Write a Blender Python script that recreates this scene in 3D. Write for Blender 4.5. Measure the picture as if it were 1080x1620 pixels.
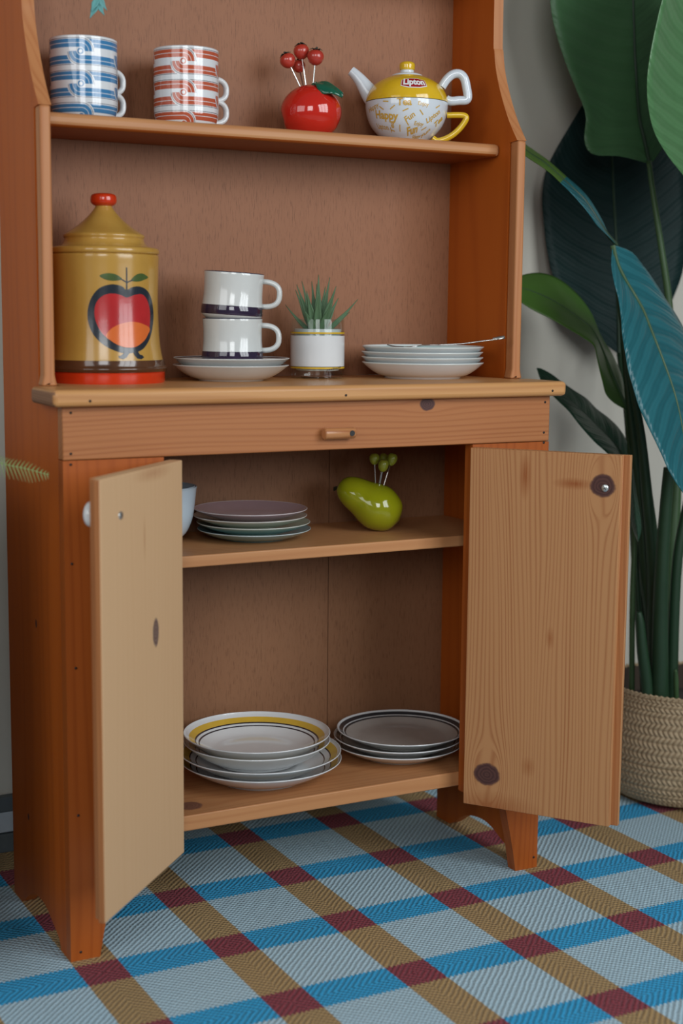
import bpy, bmesh, math, random
from math import pi, sin, cos, sqrt, atan2, asin, hypot
from mathutils import Vector, Matrix, geometry

for _o in list(bpy.data.objects):
    bpy.data.objects.remove(_o)
scene = bpy.context.scene
COL = scene.collection

# ------------------------------------------------------------------ camera
cam_data = bpy.data.cameras.new('camera')
cam = bpy.data.objects.new('camera', cam_data)
COL.objects.link(cam)
CAM = Vector((-0.6004, -1.9142, 0.9128))
_yaw, _pit, _rol = 0.4919, -0.1355, 0.0093
_f = Vector((sin(_yaw) * cos(_pit), cos(_yaw) * cos(_pit), sin(_pit)))
_r0 = Vector((cos(_yaw), -sin(_yaw), 0))
_u0 = _r0.cross(_f)
_r = cos(_rol) * _r0 + sin(_rol) * _u0
_u = -sin(_rol) * _r0 + cos(_rol) * _u0
cam.matrix_world = Matrix(((_r.x, _u.x, -_f.x, CAM.x), (_r.y, _u.y, -_f.y, CAM.y),
                           (_r.z, _u.z, -_f.z, CAM.z), (0, 0, 0, 1)))
cam_data.sensor_fit = 'AUTO'
cam_data.sensor_width = 36.0
cam_data.lens = 2330.84 / 1620 * 36.0
cam_data.clip_start = 0.05
cam_data.dof.use_dof = True
cam_data.dof.focus_distance = 2.33
cam_data.dof.aperture_fstop = 2.8
scene.camera = cam

# ------------------------------------------------------------------ world, lights, exposure
world = bpy.data.worlds.new('room_light')
scene.world = world
world.use_nodes = True
_bg = world.node_tree.nodes['Background']
_bg.inputs['Color'].default_value = (0.93, 0.97, 1.0, 1)
_bg.inputs['Strength'].default_value = 0.09

def area(name, loc, target, sx, sy, power, color):
    d = bpy.data.lights.new(name, 'AREA')
    d.shape = 'RECTANGLE'; d.size = sx; d.size_y = sy
    d.energy = power; d.color = color
    o = bpy.data.objects.new(name, d)
    COL.objects.link(o)
    o.location = loc
    o.rotation_euler = (Vector(target) - Vector(loc)).to_track_quat('-Z', 'Y').to_euler()
    return o

# daylight: a wide three-pane window to the right of the photographer, a curtained window behind
# the photographer, and a dimmer one on the left
for _k in (-1, 0, 1):
    area('window_pane_light', (1.35 + 0.50 * _k, -2.55 + 0.33 * _k, 1.75), (1.35 + 0.50 * _k - 0.55 * 3, -2.55 + 0.33 * _k + 0.83 * 3, 0.75), 0.54, 1.7, 22, (0.92, 0.97, 1.0))
area('rear_window_light', (-1.5, -3.7, 1.95), (0.3, 0.2, 0.8), 1.3, 1.5, 46, (0.96, 0.985, 1.0))
area('curtained_window_light', (-2.7, -1.6, 1.85), (0.3, 0.2, 0.95), 1.8, 1.5, 27, (0.97, 0.99, 1.0))

scene.view_settings.view_transform = 'Standard'
scene.view_settings.look = 'None'
scene.view_settings.exposure = -0.2
scene.view_settings.gamma = 1.0
scene.view_settings.use_curve_mapping = False

# ------------------------------------------------------------------ node helpers
def new_mat(name):
    m = bpy.data.materials.new(name)
    m.use_nodes = True
    nt = m.node_tree
    b = nt.nodes['Principled BSDF']
    return m, nt, b

def L(nt, a, b):
    nt.links.new(a, b)

def mth(nt, op, a, b=None, c=None, clamp=False):
    n = nt.nodes.new('ShaderNodeMath'); n.operation = op; n.use_clamp = clamp
    for i, v in enumerate((a, b, c)):
        if v is None: continue
        if isinstance(v, (int, float)): n.inputs[i].default_value = v
        else: L(nt, v, n.inputs[i])
    return n.outputs[0]

def comb(nt, x, y, z):
    n = nt.nodes.new('ShaderNodeCombineXYZ')
    for i, v in enumerate((x, y, z)):
        if isinstance(v, (int, float)): n.inputs[i].default_value = v
        else: L(nt, v, n.inputs[i])
    return n.outputs[0]

def objco(nt):
    t = nt.nodes.new('ShaderNodeTexCoord')
    s = nt.nodes.new('ShaderNodeSeparateXYZ')
    L(nt, t.outputs['Object'], s.inputs[0])
    return t.outputs['Object'], s.outputs[0], s.outputs[1], s.outputs[2]

def noise(nt, vec, scale, detail=2.0, rough=0.5):
    n = nt.nodes.new('ShaderNodeTexNoise')
    n.inputs['Scale'].default_value = scale
    n.inputs['Detail'].default_value = detail
    n.inputs['Roughness'].default_value = rough
    L(nt, vec, n.inputs['Vector'])
    return n.outputs[0]

def mixc(nt, fac, a, b):
    n = nt.nodes.new('ShaderNodeMix'); n.data_type = 'RGBA'
    n.clamp_factor = True
    for k, v in ((0, fac), (6, a), (7, b)):
        if isinstance(v, (int, float)): n.inputs[k].default_value = v
        elif isinstance(v, tuple): n.inputs[k].default_value = (*v[:3], 1)
        else: L(nt, v, n.inputs[k])
    return n.outputs[2]

def bump(nt, b, h, strength=0.2, dist=0.001):
    n = nt.nodes.new('ShaderNodeBump')
    n.inputs['Strength'].default_value = strength
    n.inputs['Distance'].default_value = dist
    L(nt, h, n.inputs['Height'])
    L(nt, n.outputs[0], b.inputs['Normal'])

def plain(name, col, rough=0.4, metal=0.0, coat=0.0, var=0.06, vscale=40, spec=0.5, trans=0.0, bmp=0.0):
    """one colour with a little procedural unevenness"""
    m, nt, b = new_mat(name)
    v, x, y, z = objco(nt)
    n = noise(nt, v, vscale, 3)
    d = tuple(c * (1 - 2 * var) for c in col)
    l = tuple(min(1, c * (1 + 2 * var)) for c in col)
    L(nt, mixc(nt, n, d, l), b.inputs['Base Color'])
    b.inputs['Roughness'].default_value = rough
    b.inputs['Metallic'].default_value = metal
    b.inputs['Coat Weight'].default_value = coat
    b.inputs['Coat Roughness'].default_value = 0.05
    b.inputs['Specular IOR Level'].default_value = spec
    if bmp:
        bump(nt, b, n, bmp, 0.001)
    return m

def wood(name, ax, ua, light, line, dark, pitch=0.011, meander=0.035, rough=0.4, coat=0.0,
         knots=(), seed=0.0, linew=0.75, fine=0.5, stains=(), tone=0.5, spec=0.3, kc1=(0.050, 0.020, 0.018), kc2=(0.13, 0.055, 0.045)):
    """pine: growth lines along axis ax, spread along ua; knots (u, along, ru, ra) bend the lines"""
    m, nt, b = new_mat(name)
    vec, x, y, z = objco(nt)
    c = (x, y, z)
    al, u = c[ax], c[ua]
    v = c[3 - ax - ua]
    us = mth(nt, 'ADD', u, seed)
    P = comb(nt, us, v, mth(nt, 'MULTIPLY', al, 0.10))
    n1 = noise(nt, P, 7.0, 2.0)
    psi = mth(nt, 'ADD', us, mth(nt, 'MULTIPLY', v, 0.6))
    kd = []
    for (ku, ka, ru, ra) in knots:
        du = mth(nt, 'SUBTRACT', u, ku)
        da = mth(nt, 'SUBTRACT', al, ka)
        d2 = mth(nt, 'ADD', mth(nt, 'POWER', mth(nt, 'ABSOLUTE', mth(nt, 'DIVIDE', du, ru)), 2.0),
                 mth(nt, 'POWER', mth(nt, 'ABSOLUTE', mth(nt, 'DIVIDE', da, ra)), 2.0))
        dl = mth(nt, 'ADD', mth(nt, 'POWER', mth(nt, 'ABSOLUTE', mth(nt, 'DIVIDE', du, ru)), 2.0),
                 mth(nt, 'POWER', mth(nt, 'ABSOLUTE', mth(nt, 'DIVIDE', da, ra * 2.6)), 2.0))
        psi = mth(nt, 'SUBTRACT', psi, mth(nt, 'DIVIDE', du, mth(nt, 'MAXIMUM', dl, 1.0)))
        kd.append((mth(nt, 'SQRT', d2), du, da))
    warp = mth(nt, 'MULTIPLY', mth(nt, 'SUBTRACT', n1, 0.5), meander * 2)
    pw = mth(nt, 'ADD', psi, warp)
    irr = mth(nt, 'MULTIPLY', noise(nt, comb(nt, mth(nt, 'MULTIPLY', pw, 0.45 / pitch), 0.0, 0.0), 1.0, 2.0), 11.0)
    ph = mth(nt, 'ADD', mth(nt, 'MULTIPLY', pw, 2 * pi / pitch), irr)
    s = mth(nt, 'MULTIPLY_ADD', mth(nt, 'SINE', ph), 0.5, 0.5)
    s = mth(nt, 'POWER', s, 3.0)
    P2 = comb(nt, us, v, mth(nt, 'MULTIPLY', al, 0.05))
    n2 = noise(nt, P2, 40.0, 3.0)
    s = mth(nt, 'MULTIPLY', s, mth(nt, 'MULTIPLY', n2, linew * 1.6))
    n3 = noise(nt, P, 4.0, 2.0)
    base = mixc(nt, mth(nt, 'MULTIPLY', mth(nt, 'SUBTRACT', n3, 0.3, clamp=True), 1.8 * tone), light, dark)
    col = mixc(nt, s, base, line)
    Pf = comb(nt, mth(nt, 'MULTIPLY', us, 700), mth(nt, 'MULTIPLY', v, 700), mth(nt, 'MULTIPLY', al, 14))
    nf = noise(nt, Pf, 1.0, 2.0)
    col = mixc(nt, mth(nt, 'MULTIPLY', mth(nt, 'SUBTRACT', nf, 0.35, clamp=True), fine), col, dark)
    for (su, sa, ru, ra, amt) in stains:
        d = mth(nt, 'SQRT', mth(nt, 'ADD', mth(nt, 'POWER', mth(nt, 'ABSOLUTE', mth(nt, 'DIVIDE', mth(nt, 'SUBTRACT', u, su), ru)), 2.0),
                                mth(nt, 'POWER', mth(nt, 'ABSOLUTE', mth(nt, 'DIVIDE', mth(nt, 'SUBTRACT', al, sa), ra)), 2.0)))
        k = mth(nt, 'MULTIPLY', mth(nt, 'SUBTRACT', 1.0, d, clamp=True), mth(nt, 'MULTIPLY', nf, amt * 2.2))
        col = mixc(nt, k, col, (0.30, 0.085, 0.02))
    for (d, du, da) in kd:
        wob = mth(nt, 'ADD', d, mth(nt, 'MULTIPLY', mth(nt, 'SUBTRACT', noise(nt, vec, 90, 2), 0.5), 0.35))
        k = mth(nt, 'MULTIPLY', mth(nt, 'SUBTRACT', 1.12, wob), 6.0, clamp=True)
        ring = mth(nt, 'MULTIPLY_ADD', mth(nt, 'SINE', mth(nt, 'MULTIPLY', wob, 22.0)), 0.25, 0.4)
        kc = mixc(nt, ring, kc1, kc2)
        col = mixc(nt, k, col, kc)
    L(nt, col, b.inputs['Base Color'])
    b.inputs['Roughness'].default_value = rough
    b.inputs['Coat Weight'].default_value = coat
    b.inputs['Coat Roughness'].default_value = 0.3
    b.inputs['Specular IOR Level'].default_value = spec
    bump(nt, b, mth(nt, 'ADD', nf, s), 0.12, 0.0006)
    return m

# ------------------------------------------------------------------ mesh helpers
class MB:
    def __init__(self):
        self.v = []; self.f = []; self.m = []; self.c = None
    def quad(self, a, b, c, d, m=0):
        self.f.append((a, b, c, d)); self.m.append(m)
    def box(self, x0, x1, y0, y1, z0, z1, m=0):
        n = len(self.v)
        self.v += [(x, y, z) for z in (z0, z1) for y in (y0, y1) for x in (x0, x1)]
        for q in ((0, 2, 3, 1), (4, 5, 7, 6), (0, 1, 5, 4), (2, 6, 7, 3), (0, 4, 6, 2), (1, 3, 7, 5)):
            self.f.append(tuple(n + i for i in q)); self.m.append(m)
        return self
    def prism(self, poly, axis, a0, a1, m=0):
        """extrude a 2D outline along axis; outline in the other two axes in order"""
        area2 = sum(p[0] * q[1] - q[0] * p[1] for p, q in zip(poly, poly[1:] + poly[:1]))
        if (area2 < 0) != (axis == 1):
            poly = poly[::-1]
        n = len(self.v); k = len(poly)
        for a in (a0, a1):
            for (p, q) in poly:
                self.v.append({0: (a, p, q), 1: (p, a, q), 2: (p, q, a)}[axis])
        for i in range(k):
            j = (i + 1) % k
            self.quad(n + i, n + j, n + k + j, n + k + i, m)
        tri = geometry.tessellate_polygon([[Vector((p, q, 0)) for p, q in poly]])
        for t in tri:
            a, b_, c = t
            # keep winding
            pa, pb, pc = poly[a], poly[b_], poly[c]
            cr = (pb[0] - pa[0]) * (pc[1] - pa[1]) - (pb[1] - pa[1]) * (pc[0] - pa[0])
            ccw = cr > 0
            if axis == 1: ccw = not ccw
            if not ccw: a, c = c, a
            self.f.append((n + c, n + b_, n + a)); self.m.append(m)
            self.f.append((n + k + a, n + k + b_, n + k + c)); self.m.append(m)
        return self
    def lathe(self, prof, segs=64, mats=None, cx=0, cy=0, phase=0.0):
        """prof: list of (r, z) from the underside centre outward, up and back in"""
        n = len(self.v); k = len(prof)
        for i in range(segs):
            t = phase + 2 * pi * i / segs
            for (r, z) in prof:
                self.v.append((cx + r * cos(t), cy + r * sin(t), z))
        for i in range(segs):
            j = (i + 1) % segs
            for p in range(k - 1):
                if prof[p][0] < 1e-7 and prof[p + 1][0] < 1e-7: continue
                m = mats[p] if mats else 0
                if prof[p][0] < 1e-7:
                    self.f.append((n + i * k + p, n + j * k + p + 1, n + i * k + p + 1))
                elif prof[p + 1][0] < 1e-7:
                    self.f.append((n + i * k + p, n + j * k + p, n + i * k + p + 1))
                else:
                    self.f.append((n + i * k + p, n + j * k + p, n + j * k + p + 1, n + i * k + p + 1))
                self.m.append(m)
        return self
    def tube(self, pts, rad, segs=12, m=0, flat=1.0, up=None, cap=True):
        """swept tube through pts; rad a number or list; flat squashes one side axis"""
        pts = [Vector(p) for p in pts]; k = len(pts)
        if isinstance(rad, (int, float)): rad = [rad] * k
        n = len(self.v)
        ref = Vector(up) if up else Vector((0.13, 0.21, 0.97))
        side = None
        for i in range(k):
            t = (pts[min(i + 1, k - 1)] - pts[max(i - 1, 0)]).normalized()
            if up is not None or side is None:
                s = t.cross(ref)
                if s.length < 1e-5: s = t.cross(Vector((1, 0, 0)))
                side = s.normalized()
            else:
                side = (side - t * side.dot(t)).normalized()
            w = side.cross(t)
            for j in range(segs):
                a = 2 * pi * j / segs
                self.v.append(tuple(pts[i] + side * (cos(a) * rad[i]) + w * (sin(a) * rad[i] * flat)))
        for i in range(k - 1):
            for j in range(segs):
                j2 = (j + 1) % segs
                self.quad(n + i * segs + j, n + i * segs + j2, n + (i + 1) * segs + j2, n + (i + 1) * segs + j, m)
        if cap:
            self.f.append(tuple(n + j for j in range(segs))[::-1]); self.m.append(m)
            self.f.append(tuple(n + (k - 1) * segs + j for j in range(segs))); self.m.append(m)
        return self
    def ball(self, c, r, nu=20, nv=12, m=0, fn=None):
        prof = []
        n0 = len(self.v)
        self.lathe([(sin(pi * i / nv) if 0 < i < nv else 0.0, -cos(pi * i / nv)) for i in range(nv + 1)], nu, [m] * nv)
        rr = r if isinstance(r, tuple) else (r, r, r)
        for i in range(n0, len(self.v)):
            x, y, z = self.v[i]
            if fn: x, y, z = fn(x, y, z)
            self.v[i] = (c[0] + x * rr[0], c[1] + y * rr[1], c[2] + z * rr[2])
        return self
    def grid(self, P, m=0):
        n = len(self.v); a, b = len(P), len(P[0])
        for row in P: self.v += [tuple(p) for p in row]
        for i in range(a - 1):
            for j in range(b - 1):
                self.quad(n + i * b + j, n + (i + 1) * b + j, n + (i + 1) * b + j + 1, n + i * b + j + 1, m)
        return self
    def xf(self, M):
        self.v = [tuple(M @ Vector(p)) for p in self.v]
        return self
    def mesh(self, name, mats, smooth=True):
        me = bpy.data.meshes.new(name)
        me.from_pydata(self.v, [], self.f)
        if not isinstance(mats, (list, tuple)): mats = [mats]
        for mt in mats: me.materials.append(mt)
        me.polygons.foreach_set('material_index', self.m)
        me.polygons.foreach_set('use_smooth', [smooth] * len(self.f))
        if self.c:
            at = me.color_attributes.new('print', 'FLOAT_COLOR', 'POINT')
            at.data.foreach_set('color', [x for c in self.c for x in (*c, 1.0)])
        me.update()
        return me
    def build(self, name, mats, parent=None, smooth=True, bevel=0.0, sharp=35, loc=None, subs=0, solid=0.0):
        o = bpy.data.objects.new(name, self.mesh(name, mats, smooth))
        COL.objects.link(o)
        if parent: o.parent = parent
        if loc: o.location = loc
        if solid:
            md = o.modifiers.new('solid', 'SOLIDIFY'); md.thickness = solid; md.offset = 0
        if bevel:
            md = o.modifiers.new('bevel', 'BEVEL'); md.width = bevel; md.segments = 3
            md.limit_method = 'ANGLE'; md.angle_limit = math.radians(40)
            md.harden_normals = False
        if subs:
            md = o.modifiers.new('subd', 'SUBSURF'); md.levels = subs; md.render_levels = subs
        if smooth and sharp and not subs:
            try: o.data.set_sharp_from_angle(angle=math.radians(sharp))
            except Exception: pass
        return o

def tag(o, label, cat, group=None, kind=None):
    if label: o['label'] = label
    if cat: o['category'] = cat
    if group: o['group'] = group
    if kind: o['kind'] = kind
    return o

def thing(name, label, cat, loc=(0, 0, 0), rz=0.0, group=None):
    o = bpy.data.objects.new(name, None)
    o.empty_display_size = 0.05
    COL.objects.link(o)
    o.location = loc; o.rotation_euler = (0, 0, rz)
    return tag(o, label, cat, group)

def smoothprof(pts, n=6):
    """Catmull-Rom through (r, z) points"""
    out = []
    k = len(pts)
    for i in range(k - 1):
        p0, p1, p2, p3 = pts[max(i - 1, 0)], pts[i], pts[i + 1], pts[min(i + 2, k - 1)]
        for j in range(n):
            t = j / n
            out.append(tuple(max(0.0, 0.5 * (2 * b + (c - a) * t + (2 * a - 5 * b + 4 * c - d) * t * t + (3 * b - a - 3 * c + d) * t ** 3)) if q == 0 else
                             0.5 * (2 * b + (c - a) * t + (2 * a - 5 * b + 4 * c - d) * t * t + (3 * b - a - 3 * c + d) * t ** 3)
                             for q, (a, b, c, d) in enumerate(zip(p0, p1, p2, p3))))
    out.append(pts[-1])
    return out

def interp(tab, x):
    if x <= tab[0][0]: return tab[0][1]
    for (a, va), (b, vb) in zip(tab, tab[1:]):
        if x <= b: return va + (vb - va) * (x - a) / (b - a)
    return tab[-1][1]

def wrap_mesh(bm, fn, maxlen):
    """refine a flat triangulated print and lay it on a surface"""
    bmesh.ops.triangulate(bm, faces=bm.faces)
    for _ in range(6):
        lng = [e for e in bm.edges if e.calc_length() > maxlen]
        if not lng: break
        bmesh.ops.subdivide_edges(bm, edges=lng, cuts=1)
        bmesh.ops.triangulate(bm, faces=bm.faces)
    for v in bm.verts:
        v.co = Vector(fn(v.co.x, v.co.y))

def decal(name, poly, fn, mat, parent, maxlen=0.004):
    bm = bmesh.new()
    vs = [bm.verts.new((p[0], p[1], 0)) for p in poly]
    f = bm.faces.new(vs)
    if f.normal.z < 0 or True:
        f.normal_update()
        if f.normal.z < 0: f.normal_flip()
    wrap_mesh(bm, fn, maxlen)
    me = bpy.data.meshes.new(name); bm.to_mesh(me); bm.free()
    me.materials.append(mat)
    o = bpy.data.objects.new(name, me); COL.objects.link(o); o.parent = parent
    return o

def lettering(text, size, s, h, rot, fn, mat, parent, bold=0.0, name='lettering', maxlen=0.003):
    cu = bpy.data.curves.new('txt', 'FONT')
    cu.body = text; cu.size = size; cu.align_x = 'CENTER'; cu.align_y = 'CENTER'; cu.offset = bold
    cu.resolution_u = 3
    to = bpy.data.objects.new('txt', cu); COL.objects.link(to)
    dg = bpy.context.evaluated_depsgraph_get()
    ev = to.evaluated_get(dg); me0 = ev.to_mesh()
    bm = bmesh.new(); bm.from_mesh(me0); ev.to_mesh_clear()
    bpy.data.objects.remove(to)
    c, sn = cos(rot), sin(rot)
    for v in bm.verts:
        x, y = v.co.x, v.co.y
        v.co = (s + c * x - sn * y, h + sn * x + c * y, 0)
    wrap_mesh(bm, fn, maxlen)
    me = bpy.data.meshes.new(name); bm.to_mesh(me); bm.free()
    me.materials.append(mat)
    o = bpy.data.objects.new(name, me); COL.objects.link(o); o.parent = parent
    return o

def face_cam(x, y):
    return atan2(CAM.y - y, CAM.x - x)

# ------------------------------------------------------------------ the setting
WALL_Y = 0.49
def wall_mat():
    m, nt, b = new_mat('greige_plaster')
    v, x, y, z = objco(nt)
    n = noise(nt, v, 3, 3); n2 = noise(nt, v, 120, 3)
    L(nt, mixc(nt, n, (0.60, 0.572, 0.495), (0.66, 0.632, 0.555)), b.inputs['Base Color'])
    b.inputs['Roughness'].default_value = 0.85
    bump(nt, b, n2, 0.1, 0.0008)
    return m
M_wall = wall_mat()
w = MB().box(-3.0, 4.0, WALL_Y, WALL_Y + 0.1, -0.02, 2.7).build('wall_back', M_wall, smooth=False)
tag(w, 'plain greige wall behind the wooden hutch', 'wall', kind='structure')
M_floor = wood('floor_boards', 0, 1, (0.30, 0.27, 0.24), (0.18, 0.16, 0.14), (0.22, 0.20, 0.18), rough=0.5)
fl = MB().box(-3.0, 4.0, -5.0, WALL_Y + 0.1, -0.06, -0.010).build('floor', M_floor, smooth=False)
tag(fl, 'dull grey floor under the plaid rug', 'floor', kind='structure')
M_skw = plain('skirting_pale', (0.50, 0.56, 0.62), 0.5)
M_skd = plain('skirting_dark', (0.10, 0.12, 0.13), 0.5)
sk = MB().box(-3.0, 4.0, WALL_Y - 0.012, WALL_Y, 0.028, 0.064).build('baseboard_back', M_skw, smooth=False, bevel=0.002)
tag(sk, 'pale baseboard with dark edges along the back wall', 'baseboard', kind='structure')
MB().box(-3.0, 4.0, WALL_Y - 0.016, WALL_Y, 0.0655, 0.092).build('top_moulding', M_skd, sk, smooth=False, bevel=0.002)
MB().box(-3.0, 4.0, WALL_Y - 0.016, WALL_Y, -0.010, 0.0265).build('base_moulding', M_skd, sk, smooth=False, bevel=0.002)

# plaid rug: ochre-brown bands run front to back, blue bands left to right, red where they cross
def rug_mat():
    m, nt, b = new_mat('plaid_wool')
    v, x, y, z = objco(nt)
    # twill ribs run diagonally and turn from square to square
    kx = mth(nt, 'FLOOR', mth(nt, 'DIVIDE', mth(nt, 'SUBTRACT', x, 0.03), 0.1935))
    ky = mth(nt, 'FLOOR', mth(nt, 'DIVIDE', mth(nt, 'ADD', y, 0.05), 0.1985))
    par = mth(nt, 'MULTIPLY_ADD', mth(nt, 'FLOORED_MODULO', mth(nt, 'ADD', kx, ky), 2.0), 2.0, -1.0)
    wobble = mth(nt, 'MULTIPLY', noise(nt, v, 45, 2), 0.006)
    d1 = mth(nt, 'ADD', mth(nt, 'ADD', mth(nt, 'MULTIPLY', x, par), y), wobble)
    d2 = mth(nt, 'SUBTRACT', mth(nt, 'MULTIPLY', x, par), y)
    rib = mth(nt, 'MULTIPLY_ADD', mth(nt, 'SINE', mth(nt, 'MULTIPLY', d1, 2 * pi / 0.0105)), 0.5, 0.5)
    crs = mth(nt, 'MULTIPLY_ADD', mth(nt, 'SINE', mth(nt, 'MULTIPLY', d2, 2 * pi / 0.0078)), 0.5, 0.5)
    rib = mth(nt, 'MULTIPLY_ADD', rib, 0.68, mth(nt, 'MULTIPLY', crs, 0.32))
    cell = mth(nt, 'MULTIPLY_ADD', mth(nt, 'SINE', mth(nt, 'MULTIPLY', x, 2 * pi / 0.0068)), 0.5, 0.5)
    n = noise(nt, v, 260, 2); nl = noise(nt, v, 9, 3)
    jy = mth(nt, 'MULTIPLY', mth(nt, 'SUBTRACT', mth(nt, 'MULTIPLY_ADD', cell, 0.5, mth(nt, 'MULTIPLY', n, 0.5)), 0.5), 0.009)
    jx = mth(nt, 'MULTIPLY', mth(nt, 'SUBTRACT', n, 0.5), 0.004)
    def band(c, off, period, width, jit):
        q = mth(nt, 'ADD', mth(nt, 'SUBTRACT', c, off), jit)
        q = mth(nt, 'DIVIDE', q, period)
        q = mth(nt, 'ABSOLUTE', mth(nt, 'SUBTRACT', q, mth(nt, 'ROUND', q)))
        q = mth(nt, 'MULTIPLY', q, period)
        return mth(nt, 'MULTIPLY', mth(nt, 'SUBTRACT', width / 2, q), 900, clamp=True)
    bx = band(x, 0.0300, 0.1935, 0.064, jx)
    by = band(y, -0.0500, 0.1985, 0.066, jy)
    white = mixc(nt, n, (0.45, 0.68, 0.83), (0.66, 0.88, 0.98))
    brown = mixc(nt, n, (0.40, 0.255, 0.10), (0.64, 0.43, 0.20))
    blue = mixc(nt, n, (0.020, 0.34, 0.74), (0.06, 0.58, 0.98))
    red = mixc(nt, n, (0.21, 0.026, 0.044), (0.44, 0.085, 0.11))
    c1 = mixc(nt, bx, white, brown)
    c2 = mixc(nt, bx, blue, red)
    col = mixc(nt, by, c1, c2)
    col = mixc(nt, mth(nt, 'MULTIPLY', mth(nt, 'SUBTRACT', 1.0, rib), 0.55), col, (0.05, 0.06, 0.07))
    col = mixc(nt, mth(nt, 'MULTIPLY', nl, 0.14), col, (0.12, 0.12, 0.12))
    L(nt, col, b.inputs['Base Color'])
    b.inputs['Roughness'].default_value = 0.95
    b.inputs['Specular IOR Level'].default_value = 0.15
    h = mth(nt, 'ADD', mth(nt, 'ADD', rib, mth(nt, 'MULTIPLY', cell, 0.4)), mth(nt, 'MULTIPLY', n, 0.6))
    bump(nt, b, h, 0.8, 0.0018)
    return m
rug = MB().box(-0.75, 2.1, -1.25, 0.462, -0.0095, 0.0).build('rug', rug_mat(), smooth=False, bevel=0.002)
tag(rug, 'pale blue woven rug with blue and brown plaid bands crossing in red', 'rug')

# ------------------------------------------------------------------ wood of the hutch
OL, OI, OD = (0.42, 0.175, 0.066), (0.23, 0.075, 0.022), (0.31, 0.108, 0.034)
M_side = wood('pine_side', 2, 1, (0.52, 0.122, 0.014), (0.30, 0.050, 0.006), (0.35, 0.068, 0.008), pitch=0.045, meander=0.09, rough=0.45, coat=0.0, linew=0.28, fine=0.3, spec=0.2, tone=0.8,
              knots=((0.14, 0.46, 0.004, 0.006), (0.2, 0.15, 0.004, 0.005)))
M_vert = wood('pine_vertical', 2, 0, (0.40, 0.098, 0.016), (0.23, 0.042, 0.006), (0.31, 0.066, 0.009), pitch=0.016, meander=0.06, rough=0.42, coat=0.04, linew=0.4, fine=0.3, spec=0.25)
M_rail = wood('pine_rail', 0, 2, (0.43, 0.170, 0.060), (0.27, 0.078, 0.020), (0.37, 0.128, 0.040), pitch=0.0075, meander=0.034, rough=0.45, coat=0.05,
              knots=((0.774, 0.571, 0.0095, 0.013),), linew=0.6)
M_top = wood('pine_worktop', 0, 1, (0.60, 0.31, 0.12), (0.38, 0.15, 0.045), (0.50, 0.23, 0.08), pitch=0.013, rough=0.38, coat=0.10, linew=0.5)
M_shelf = wood('pine_shelf', 0, 1, (0.54, 0.26, 0.110), (0.36, 0.13, 0.045), (0.45, 0.19, 0.07), pitch=0.013, meander=0.05, rough=0.45, coat=0.05, linew=0.45)
M_shelfb = wood('pine_bottom_shelf', 0, 1, (0.52, 0.25, 0.105), (0.34, 0.12, 0.042), (0.43, 0.18, 0.066), pitch=0.013, meander=0.05, rough=0.45, coat=0.05, linew=0.45,
               knots=((0.062, 0.205, 0.017, 0.019),), kc1=(0.15, 0.062, 0.038), kc2=(0.26, 0.12, 0.075))
M_litedge = wood('pine_lit_edge', 2, 0, (0.50, 0.215, 0.085), (0.34, 0.10, 0.030), (0.43, 0.16, 0.055), pitch=0.012, meander=0.05, rough=0.45, coat=0.03, linew=0.45, fine=0.3)  # paler pine: the light on the front edges is put into the colour
M_end = wood('pine_end_grain', 1, 2, (0.30, 0.16, 0.095), (0.18, 0.09, 0.05), (0.25, 0.13, 0.075), pitch=0.004, rough=0.6, spec=0.2)
M_peg = wood('pine_dowel', 0, 1, (0.52, 0.24, 0.10), (0.30, 0.09, 0.03), (0.40, 0.15, 0.05), pitch=0.004, rough=0.3, coat=0.3)

def ply_mat(name, c1, c2, c3):
    m, nt, b = new_mat(name)
    v, x, y, z = objco(nt)
    P = comb(nt, mth(nt, 'MULTIPLY', x, 600), y, mth(nt, 'MULTIPLY', z, 62))
    n = noise(nt, P, 1.0, 3, 0.6)
    P2 = comb(nt, mth(nt, 'MULTIPLY', x, 10), y, mth(nt, 'MULTIPLY', z, 1.2))
    n2 = noise(nt, P2, 1.0, 3)
    P3 = comb(nt, mth(nt, 'MULTIPLY', x, 160), y, mth(nt, 'MULTIPLY', z, 5))
    n3 = noise(nt, P3, 1.0, 2)
    base = mixc(nt, n2, c1, c2)
    base = mixc(nt, mth(nt, 'MULTIPLY', n3, 0.5), base, c2)
    fl = mth(nt, 'MULTIPLY', mth(nt, 'SUBTRACT', n, 0.53), 5.0, clamp=True)
    L(nt, mixc(nt, mth(nt, 'MULTIPLY', fl, 0.62), base, c3), b.inputs['Base Color'])
    b.inputs['Roughness'].default_value = 0.5
    b.inputs['Specular IOR Level'].default_value = 0.25
    bump(nt, b, n, 0.2, 0.0006)
    return m
M_ply2 = ply_mat('lower_back_board', (0.30, 0.150, 0.078), (0.24, 0.108, 0.052), (0.12, 0.048, 0.023))
M_ply = ply_mat('veneer_back', (0.345, 0.155, 0.082), (0.28, 0.118, 0.057), (0.13, 0.050, 0.024))

DW, DH = 0.8, 0.7825            # carcass width, carcass height
WT = 0.806                      # worktop surface
TH = 0.018                      # side boards
BACK = 0.282
hutch = thing('kitchen_hutch', 'tall orange-brown pine hutch with open shelves above and open doors below', 'hutch')

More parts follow.
